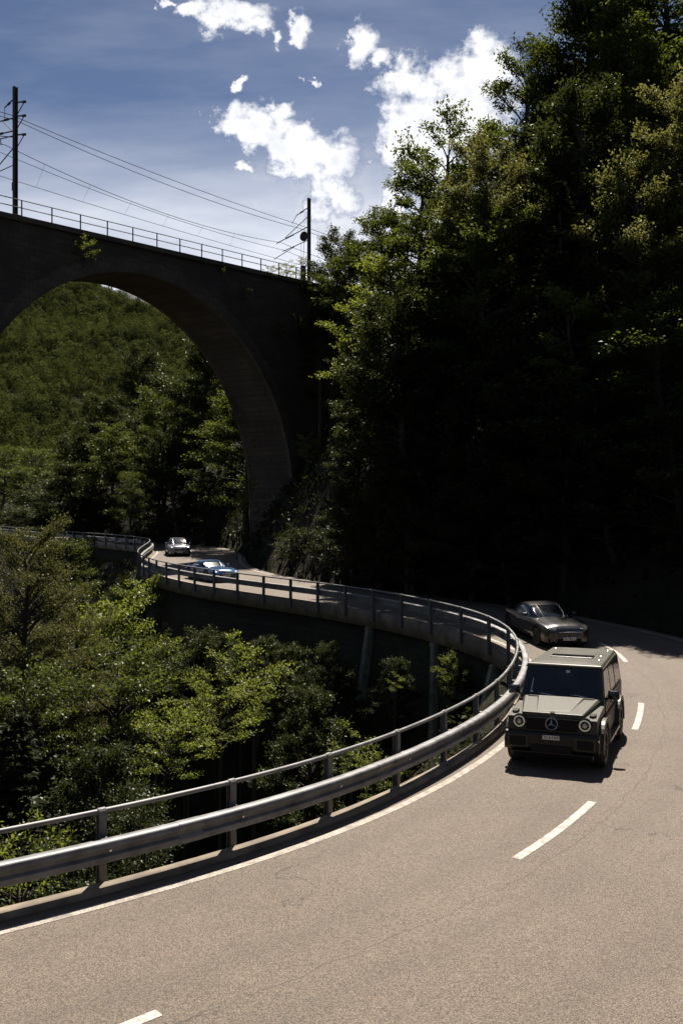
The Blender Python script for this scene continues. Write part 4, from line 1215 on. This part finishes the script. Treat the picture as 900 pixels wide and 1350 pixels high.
P(810, 500, 43.8, 6.0, 'dark1', 'dark tree on the bank above the shaded bend', group=SL)
P(900, 540, 41.0, 6.0, 'dark2', 'dark tree on the bank at the right edge above the shaded bend', group=SL)
P(745, 560, 45.2, 6.0, 'dark2', 'dark low tree on the bank straight above the coupe', group=SL)
P(675, 590, 47.2, 5.5, 'dark1', 'dark low tree on the bank left of and above the coupe', group=SL)
P(620, 600, 49.0, 5.5, 'dark2', 'dark low tree on the bank beside the far end of the shaded bend', group=SL)
P(468, 490, 60.5, 4.4, 'dark1', 'dark tree added below the viaduct end to shade the far road', group=SL)  # put in as a shade caster for the far road
P(500, 610, 54.5, 5.0, 'dark1', 'dark leafy tree low on the bank above the far road, left of a black one', group=SL)
P(548, 600, 52.0, 5.0, 'dark2', 'dark low tree on the bank over the middle of the far road', group=SL)
P(465, 635, 57.0, 4.0, 'dark1', 'dark low tree on the bank nearest to the grassy embankment', group=SL)
P(600, 640, 49.6, 4.2, 'dark1', 'dark shrubby tree low over the start of the shaded bend', group=SL)
BK = 'bushes on the dark bank above the road'
for k, (u, v, Y, wd) in enumerate(((900, 720, 43, 3.2), (845, 730, 44.2, 3.4), (790, 720, 46, 3.4), (735, 720, 47.2, 3.2), (680, 715, 48.5, 3.2), (630, 712, 50.2, 3.4), (580, 708, 51.8, 3.2), (530, 705, 54, 3.2), (480, 700, 57, 3.4), (430, 692, 60, 3.4), (385, 690, 64, 3.0))):
    P(u, v, Y, wd, 'bush1', 'dark low bush on the shaded bank close above the road', 'bush', BK, H=2.3)

# --- on and beside the viaduct
VB = 'plants growing on the viaduct'
for (s, dz, wd, h, lab) in ((26.5, -0.1, 2.2, 1.4, 'sunlit bush growing over the parapet left of the right mast'), (28.6, -0.5, 2.4, 1.6, 'yellow-green bush spilling over the parapet under the counterweight'), (31.0, -0.6, 2.4, 1.9, 'sunlit bush growing at the foot of the right mast'), (24.3, -.2, 1.3, .9, 'thin sprig on the parapet, leftmost of the plants near the right mast')):
    p = vw(s, -0.15, deck(s) + dz); plant('bush2', p.x, p.y, h, wd, lab, 'bush', group=VB, base=p.z)
p = vw(29.9, .95, deck(30.1) + 1.6); plant('bush2', p.x, p.y, .9, 1.0, 'tuft of leaves on top of the counterweight stack', 'bush', base=p.z)
for (u, v, wd, lab) in ((106, 328, 2.2, 'leafy plant growing from the viaduct wall near its left end'), (290, 357, .7, 'tiny yellow-green plant on the viaduct wall above the arch'), (318, 384, 1.3, 'small yellow plant sprouting from the viaduct wall right of the arch crown'), (362, 432, 2.0, 'sunlit shrub growing out of the viaduct wall right of the arch')):
    t = (20 + (u - 450) / F * 61) / (17.1 - (u - 450) / F * 24); s = t * 29.46
    Y = 61 + 24 * t; z = CAM_Z + (CV - v) * Y / F
    p = vw(s, -0.25, z); plant('bush2', p.x, p.y, wd * .75, wd, lab, 'bush', group=VB, base=p.z - wd * .4)

# --- through and behind the arch
AB = 'trees behind the viaduct arch'
P(324, 505, 93, 10, 'oak2', 'big bright tree filling the lower right of the arch opening', group=AB)
P(362, 420, 89, 12, 'oak1', 'tree added mostly hidden behind the arch leg to shade the far road', group=AB)  # added for the shadow its wide crown casts on the road by the saloon
P(266, 445, 105, 10, 'dark2', 'tall dark tree behind the arch against the far hill', group=AB)
P(205, 458, 128, 9.0, 'dark1', 'round topped tree standing up against the far forest hill', group=AB)
P(215, 505, 112, 8.5, 'oak1', 'leafy tree with lit edges in the middle of the arch', group=AB)
P(158, 520, 130, 9.5, 'dark1', 'tree with a darker crown left of the middle of the arch', group=AB)
P(150, 560, 114, 8.5, 'oak2', 'tree with lit layered branches above the far road', group=AB)
P(112, 575, 128, 8, 'dark1', 'wide rounded tree on the lower slope left in the arch', group=AB)
P(172, 622, 101, 3.6, 'mid1', 'small lit tree above the dark bank by the far road', group=AB)
P(195, 614, 103, 3.0, 'mid1', 'small round tree right beside the lit one above the dark bank', group=AB)
P(240, 570, 99, 7.5, 'dark1', 'dark tree between the bright arch tree and the bank', group=AB)
P(205, 600, 108, 9, 'dark2', 'dark tree in the shade above the bank behind the two small lit ones', group=AB)
P(290, 420, 115, 9.0, 'oak1', 'tree behind the arch leg topping the bright one', group=AB)
P(50, 592, 140, 9.5, 'mid1', 'rounded leafy tree at the left just above the far barrier', group=AB)
P(2, 588, 150, 11, 'mid1', 'leafy tree cut by the left edge above the far barrier', group=AB)
P(95, 610, 112, 8, 'dark2', 'dark shaded tree right of the rounded leafy tree by the barrier', group=AB)
P(30, 640, 128, 10, 'dark1', 'dark shaded tree low at the left edge beyond the barrier', group=AB)
P(75, 640, 124, 9, 'dark2', 'dark shaded tree low behind the rounded leafy tree by the barrier', group=AB)
P(130, 630, 116, 8, 'dark1', 'dark tree in shade over the far left stretch of road', group=AB)

# --- ravine between the two arms of the road
RV = 'trees and saplings in the ravine'
P(35, 690, 40, 6.5, 'olive1', 'big dull olive tree at the left edge below the far barrier', group=RV)
P(90, 712, 56, 3.6, 'mid1', 'slim tree with bluish leaves right of the olive tree', group=RV)
P(110, 708, 63, 3.0, 'mid1', 'slim leafy tree standing just in front of the far left guardrail', group=RV)
P(145, 785, 49, 6.0, 'knoll', 'bright green bushy tree below the far corner of the guardrail', group=RV)
P(186, 760, 60, 5.5, 'knoll', 'bright lit shrubby tree right under the far guardrail corner', group=RV)
P(92, 800, 43, 4.2, 'olive1', 'yellowish olive tree between the left olive tree and the bright one', group=RV)
P(30, 872, 33, 4.0, 'layer1', 'lit green tree at the left, halfway down the ravine', group=RV)
P(155, 842, 37, 5.0, 'layer1', 'spreading tree with drooping layered branches in the ravine middle', group=RV)
P(205, 838, 39, 2.8, 'layer1', 'small lit treetop just right of the layered tree in the ravine', group=RV)
P(335, 832, 34, 3.0, 'sap1', 'bright top sapling reaching up in the centre of the ravine', 'sapling', RV)
P(290, 880, 31, 3.2, 'layer2', 'bright tree just below the highest sapling of the ravine', group=RV)
P(215, 930, 28, 3.0, 'layer2', 'broad bright green tree in the centre of the ravine', group=RV)
P(20, 930, 25, 4.4, 'fir2', 'dark feathery conifer at the left edge behind the near guardrail', 'conifer', RV)
P(25, 1075, 16.6, 2.4, 'bush2', 'leafy bush behind the near guardrail at the left edge', 'bush', RV)
P(95, 1120, 15.2, 1.5, 'bush1', 'bush seen beneath the near guardrail beam at the left', 'bush', RV)
P(190, 1048, 19.0, 1.8, 'bush1', 'dim bush behind the near guardrail below the lit tree', 'bush', RV)
P(463, 950, 24.5, 1.6, 'sap2', 'small lit sapling behind the middle of the near guardrail', 'sapling', RV)
P(492, 985, 22.4, 1.3, 'bush2', 'lit bush showing through the near guardrail beside the sapling', 'bush', RV)
P(520, 885, 33, 0.8, 'sap2', 'thin sprig in the dark ravine below the middle prop', 'sapling', RV)
P(595, 858, 36.5, 1.5, 'bush2', 'small lit bush between the middle and right concrete props', 'bush', RV)
P(405, 905, 35, 3.4, 'dark2', 'dark shaded tree under the road wall left of the upright prop', group=RV)
P(245, 830, 46, 3.2, 'dark1', 'dim tree at the foot of the stone wall below the far road', group=RV)
P(120, 985, 24, 3.2, 'dark2', 'dark tree in deep shade at the lower left of the ravine', group=RV)
for (u, v, Y, wd) in ((285, 838, 47.5, 2.6), (318, 850, 45.5, 2.4), (352, 842, 44.5, 2.4), (388, 852, 43.0, 2.6), (430, 848, 42.2, 2.2), (520, 868, 38.8, 2.0), (455, 880, 40.5, 2.4), (612, 880, 36.0, 1.6)):
    P(u, v, Y, wd, 'dark2', 'dark unlit shrubby tree standing close against the stone retaining wall', group='dark shrubby trees against the retaining wall')
EB = 'lit bushes on the embankment by the viaduct foot'
P(312, 672, 77, 1.8, 'bush2', 'lit grassy tuft lowest on the edge of the embankment', 'bush', EB)
P(321, 645, 80, 1.8, 'bush2', 'lit tuft halfway up the embankment edge by the arch leg', 'bush', EB)
P(330, 625, 83, 1.6, 'bush2', 'lit tuft at the top of the embankment edge by the arch leg', 'bush', EB)
P(405, 570, 77, 2.6, 'bush2', 'lit bush on the embankment right of the arch leg', 'bush', EB)
P(458, 470, 74, 2.4, 'bush2', 'lit bush between dark trunks below the viaduct end', 'bush', EB)

# --- undergrowth: leafy ground cover on banks and ravine sides, one mass nobody could count
def undergrowth():
    r = np.random.default_rng(5)
    n = 26000
    X = r.uniform(-45, 26, n); Y = r.uniform(13, 112, n)
    keep = r.random(n) < np.clip(30 / Y, .12, 1.0) * 1.6
    X, Y = X[keep], Y[keep]
    j, d = nearest(X, Y); W = road_w(rail[j, 1])
    ok = ((d < -1.0) | (d > W + 1.0)) & (np.abs(X) < Y * .42 + 6)
    X, Y = X[ok], Y[ok]; Z = ground_z(X, Y)
    k = 12
    n = len(X)
    c = np.repeat(np.stack([X, Y, Z], 1), k, 0) + r.normal(0, 1, (n * k, 3)) * [.34, .34, .12] + [0, 0, .22]
    sc = np.repeat(np.clip(Y / 30, .7, 1.8), k)
    a = unit(r.normal(0, 1, (n * k, 3)) + [0, 0, .4]); nn = unit(np.array([0, 0, 1.]) + r.normal(0, .7, (n * k, 3)))
    o = obj('undergrowth', leaves_mesh('undergrowth', c, a, nn, r.uniform(.10, .26, n * k) * sc, M['under']))
    tag(o, kind='stuff')
undergrowth()
for L in sorted(LOG, key=lambda q: -q[2] / q[3])[:30]: print('TREE', L)

# --- far hill, covered in forest, and the mountain behind
def hill_z(X, Y):
    X = np.asarray(X, float); Y = np.asarray(Y, float)
    ridge = 107 - 0.62 * (X + 105) * (X > -105) - 0.62 * (X + 105) * (X <= -105)
    ridge = np.maximum(ridge, 10)
    z = -10 + 0.44 * np.maximum(Y - 240, 0) + vnoise(X, Y, 60) * 16 + vnoise(X, Y, 25) * 6
    return np.minimum(z, ridge + vnoise(X, Y, 40) * 10 - 0.05 * np.maximum(Y - 560, 0))
tag(grid_sheet('hill', np.arange(-420, 160, 8.0), np.arange(215, 760, 8.0), hill_z, M['soil']), kind='structure')
def mount_z(X, Y):
    X = np.asarray(X, float); Y = np.asarray(Y, float)
    return np.maximum(0, 640 - 0.55 * np.abs(X + 620) - 0.35 * np.abs(Y - 2700)) + vnoise(X, Y, 220) * 120 + vnoise(X, Y, 80) * 40 - 40
tag(grid_sheet('mountain', np.arange(-2600, 1400, 40.0), np.arange(1700, 4200, 40.0), mount_z, M['mountain']), kind='structure')
def far_forest():
    r = np.random.default_rng(9)
    n = 5200
    X = r.uniform(-260, 0, n); Y = 232 + r.random(n) ** 0.8 * 330
    a = (X / Y)
    ok = (a > -.40) & (a < -.10); X, Y = X[ok], Y[ok]
    Z = hill_z(X, Y); n = len(X)
    k = 400
    con = r.random(n) < .12
    h = r.uniform(8, 13, n) * np.where(con, 1.25, 1); w = r.uniform(2.8, 5.0, n) * np.where(con, .55, 1)
    u = unit(r.normal(0, 1, (n, k, 3))); u[..., 2] = np.abs(u[..., 2]) * 1.0 - .25
    rad = (0.62 + 0.38 * r.random((n, k, 1)) ** .5)
    lump = 1 + .22 * np.sin(u[..., 0:1] * 5 + X[:, None, None]) * np.cos(u[..., 1:2] * 4 + Y[:, None, None])
    tap = np.where(con[:, None], 1 - .75 * np.clip(u[..., 2], 0, 1), 1)[..., None]
    c = np.stack([X, Y, Z], 1)[:, None, :] + u * rad * lump * np.stack([w, w, h * .62], 1)[:, None, :] * np.concatenate([tap, tap, np.ones_like(tap)], -1) + np.stack([0 * X, 0 * X, h * .5], 1)[:, None, :]
    N = unit(u + r.normal(0, .28, (n, k, 3)) + [0, 0, .2])
    A = np.cross(N, r.normal(0, 1, (n, k, 3)))
    s = r.uniform(.38, .8, (n, k)) * (np.sqrt(w)[:, None] / 2.0)
    o = obj('forest', leaves_mesh('forest', c.reshape(-1, 3), A.reshape(-1, 3), N.reshape(-1, 3), s.ravel(), M['forest'], .8))
    tone = np.clip(np.where(con, r.uniform(0, .2, n), r.uniform(.12, .95, n)), 0, 1)
    at_ = o.data.attributes.new('tone', 'FLOAT', 'FACE')
    tv = np.repeat(tone, k)
    if len(o.data.polygons) == len(tv): at_.data.foreach_set('value', tv.astype(np.float32))
    tag(o, kind='stuff')
far_forest()

# ------------------------------------------------------------------ sky, clouds, sun
SUN_EL, SUN_AZ = 58.0, 8.0       # azimuth measured from +y towards +x
w = bpy.data.worlds.new('World'); scene.world = w; w.use_nodes = True
t = NT(w.node_tree)
sky = t.n('ShaderNodeTexSky', sky_type='NISHITA', sun_disc=False, sun_elevation=R(SUN_EL), sun_rotation=R(SUN_AZ), altitude=600, air_density=0.45, dust_density=0.35, ozone_density=1.0)
gen = t.n('ShaderNodeTexCoord').outputs['Generated']
sep = t.n('ShaderNodeSeparateXYZ', ins={0: gen})
ysafe = t.math('MAXIMUM', sep.outputs[1], 0.05)
px = t.math('DIVIDE', sep.outputs[0], ysafe); pz = t.math('DIVIDE', sep.outputs[2], ysafe)
pv = t.n('ShaderNodeCombineXYZ', ins={0: px, 1: pz, 2: 0.0}).outputs[0]
n1 = t.n('ShaderNodeTexNoise', ins={'Scale': 14.0, 'Detail': 8, 'Roughness': 0.6}); t.t.links.new(pv, n1.inputs['Vector'])
n2 = t.n('ShaderNodeTexNoise', ins={'Scale': 45.0, 'Detail': 6, 'Roughness': 0.6}); t.t.links.new(pv, n2.inputs['Vector'])
wob = t.n('ShaderNodeVectorMath', operation='MULTIPLY_ADD'); t.t.links.new(n1.outputs['Color'], wob.inputs[0]); wob.inputs[1].default_value = (.07, .07, 0)
wob2 = t.n('ShaderNodeVectorMath', operation='MULTIPLY_ADD'); t.t.links.new(n2.outputs['Color'], wob2.inputs[0]); wob2.inputs[1].default_value = (.035, .03, 0)
t.t.links.new(pv, wob2.inputs[2]); t.t.links.new(wob2.outputs[0], wob.inputs[2])
CL_ = [(345, 170, 48, 22), (400, 200, 55, 38), (438, 268, 34, 30), (303, 157, 28, 16), (370, 145, 16, 13), (322, 213, 10, 8), (440, 210, 32, 34),
       (600, 112, 82, 44), (640, 88, 42, 40), (548, 190, 56, 30), (600, 160, 70, 50), (522, 262, 20, 26), (535, 105, 26, 14), (560, 215, 50, 30),
       (302, 18, 50, 24), (338, 38, 22, 14), (366, 52, 8, 10), (405, 38, 14, 16), (482, 64, 18, 22), (500, 84, 14, 12), (411, 98, 5, 4), (315, 114, 8, 8), (222, 8, 8, 5), (250, 18, 20, 12)]
acc = None
for (u, v, rx, ry) in CL_:
    sx, sy = F / rx / 1.22, F / ry / 1.22
    mp = t.n('ShaderNodeVectorMath', operation='MULTIPLY_ADD'); t.t.links.new(wob.outputs[0], mp.inputs[0])
    mp.inputs[1].default_value = (sx, sy, 0); mp.inputs[2].default_value = (-((u - CU) / F + .0525) * sx, -((CV - v) / F + .050) * sy, 0)
    ln = t.n('ShaderNodeVectorMath', operation='LENGTH'); t.t.links.new(mp.outputs[0], ln.inputs[0])
    q = t.math('SUBTRACT', 1.0, ln.outputs['Value'])
    acc = q if acc is None else t.math('SMOOTH_MAX', acc, q, 0.12)
n3 = t.n('ShaderNodeTexNoise', ins={'Scale': 110.0, 'Detail': 5, 'Roughness': 0.65}); t.t.links.new(pv, n3.inputs['Vector'])
dens = t.math('ADD', acc, t.math('MULTIPLY_ADD', n2.outputs[0], 1.6, -0.8))
dens = t.math('ADD', dens, t.math('MULTIPLY_ADD', n3.outputs[0], 0.7, -0.35))
dens = t.math('ADD', dens, 0.14)
dens = t.math('ADD', dens, t.math('MULTIPLY_ADD', n1.outputs[0], 1.2, -0.6))
mask = t.n('ShaderNodeMapRange', interpolation_type='SMOOTHSTEP', ins={0: dens, 1: 0.0, 2: 0.82, 3: 0.0, 4: 1.0}).outputs[0]
mask = t.math('MULTIPLY', mask, t.math('GREATER_THAN', sep.outputs[1], 0.05))
# thin high veil
vs = t.n('ShaderNodeMapping', ins={0: pv, 2: (0, 0, R(-22)), 3: (2.0, 9.0, 1.0)})
streak = t.ramp(t.noise(vs.outputs[0], 1.6, 7, .6), [(.40, (0, 0, 0)), (.75, (1, 1, 1))])
lowband = t.n('ShaderNodeMapRange', interpolation_type='SMOOTHSTEP', ins={0: pz, 1: 0.42, 2: 0.23, 3: 0.0, 4: 1.0}).outputs[0]
veil = t.math('ADD', t.math('MULTIPLY', streak, 0.14), t.math('MULTIPLY', lowband, t.math('MULTIPLY_ADD', streak, 0.3, 0.62)), clamp=True)
sh = t.noise(pv, 22.0, 5, .55)
cl_shade = t.ramp(t.math('ADD', t.math('MULTIPLY', dens, .35), sh), [(.35, (0.86, 0.88, 0.93)), (.6, (1, 1, 1)), (.85, (.84, .85, .88)), (1.0, (.74, .76, .80))])
bg = t.n('ShaderNodeBackground', ins={0: sky.outputs[0], 1: 0.05})
bgc = t.n('ShaderNodeBackground', ins={0: cl_shade, 1: 0.60})
mx = t.n('ShaderNodeMixShader', ins={0: t.math('MAXIMUM', mask, t.math('MULTIPLY', veil, t.math('SUBTRACT', 1.0, mask)))})
t.t.links.new(bg.outputs[0], mx.inputs[1]); t.t.links.new(bgc.outputs[0], mx.inputs[2])
wo = t.n('ShaderNodeOutputWorld'); t.t.links.new(mx.outputs[0], wo.inputs[0])

sd = bpy.data.lights.new('sun', 'SUN'); sd.energy = 5.0; sd.angle = R(0.53); sd.color = (1.0, 0.91, 0.80)
so = bpy.data.objects.new('sun', sd); link(so)
S = Vector((math.sin(R(SUN_AZ)) * math.cos(R(SUN_EL)), math.cos(R(SUN_AZ)) * math.cos(R(SUN_EL)), math.sin(R(SUN_EL))))
so.rotation_euler = S.to_track_quat('Z', 'Y').to_euler(); so.location = S * 60

# ------------------------------------------------------------------ camera and render settings
cd = bpy.data.cameras.new('camera'); cd.sensor_fit = 'HORIZONTAL'; cd.sensor_width = 24.0; cd.lens = 24.0 * F / 900
cd.clip_start = 0.1; cd.clip_end = 20000
co_ = bpy.data.objects.new('camera', cd); link(co_); co_.location = (0, 0, CAM_Z); co_.rotation_euler = (PI / 2, 0, 0)
scene.camera = co_
vs_ = scene.view_settings; vs_.view_transform = 'Standard'; vs_.look = 'None'; vs_.gamma = 1; vs_.exposure = 1.0; vs_.use_curve_mapping = False
cy = scene.cycles if hasattr(scene, 'cycles') else None
if cy:
    cy.max_bounces = 5; cy.diffuse_bounces = 2; cy.glossy_bounces = 3; cy.transmission_bounces = 3; cy.transparent_max_bounces = 4
    cy.sample_clamp_indirect = 4.0; cy.use_denoising = True
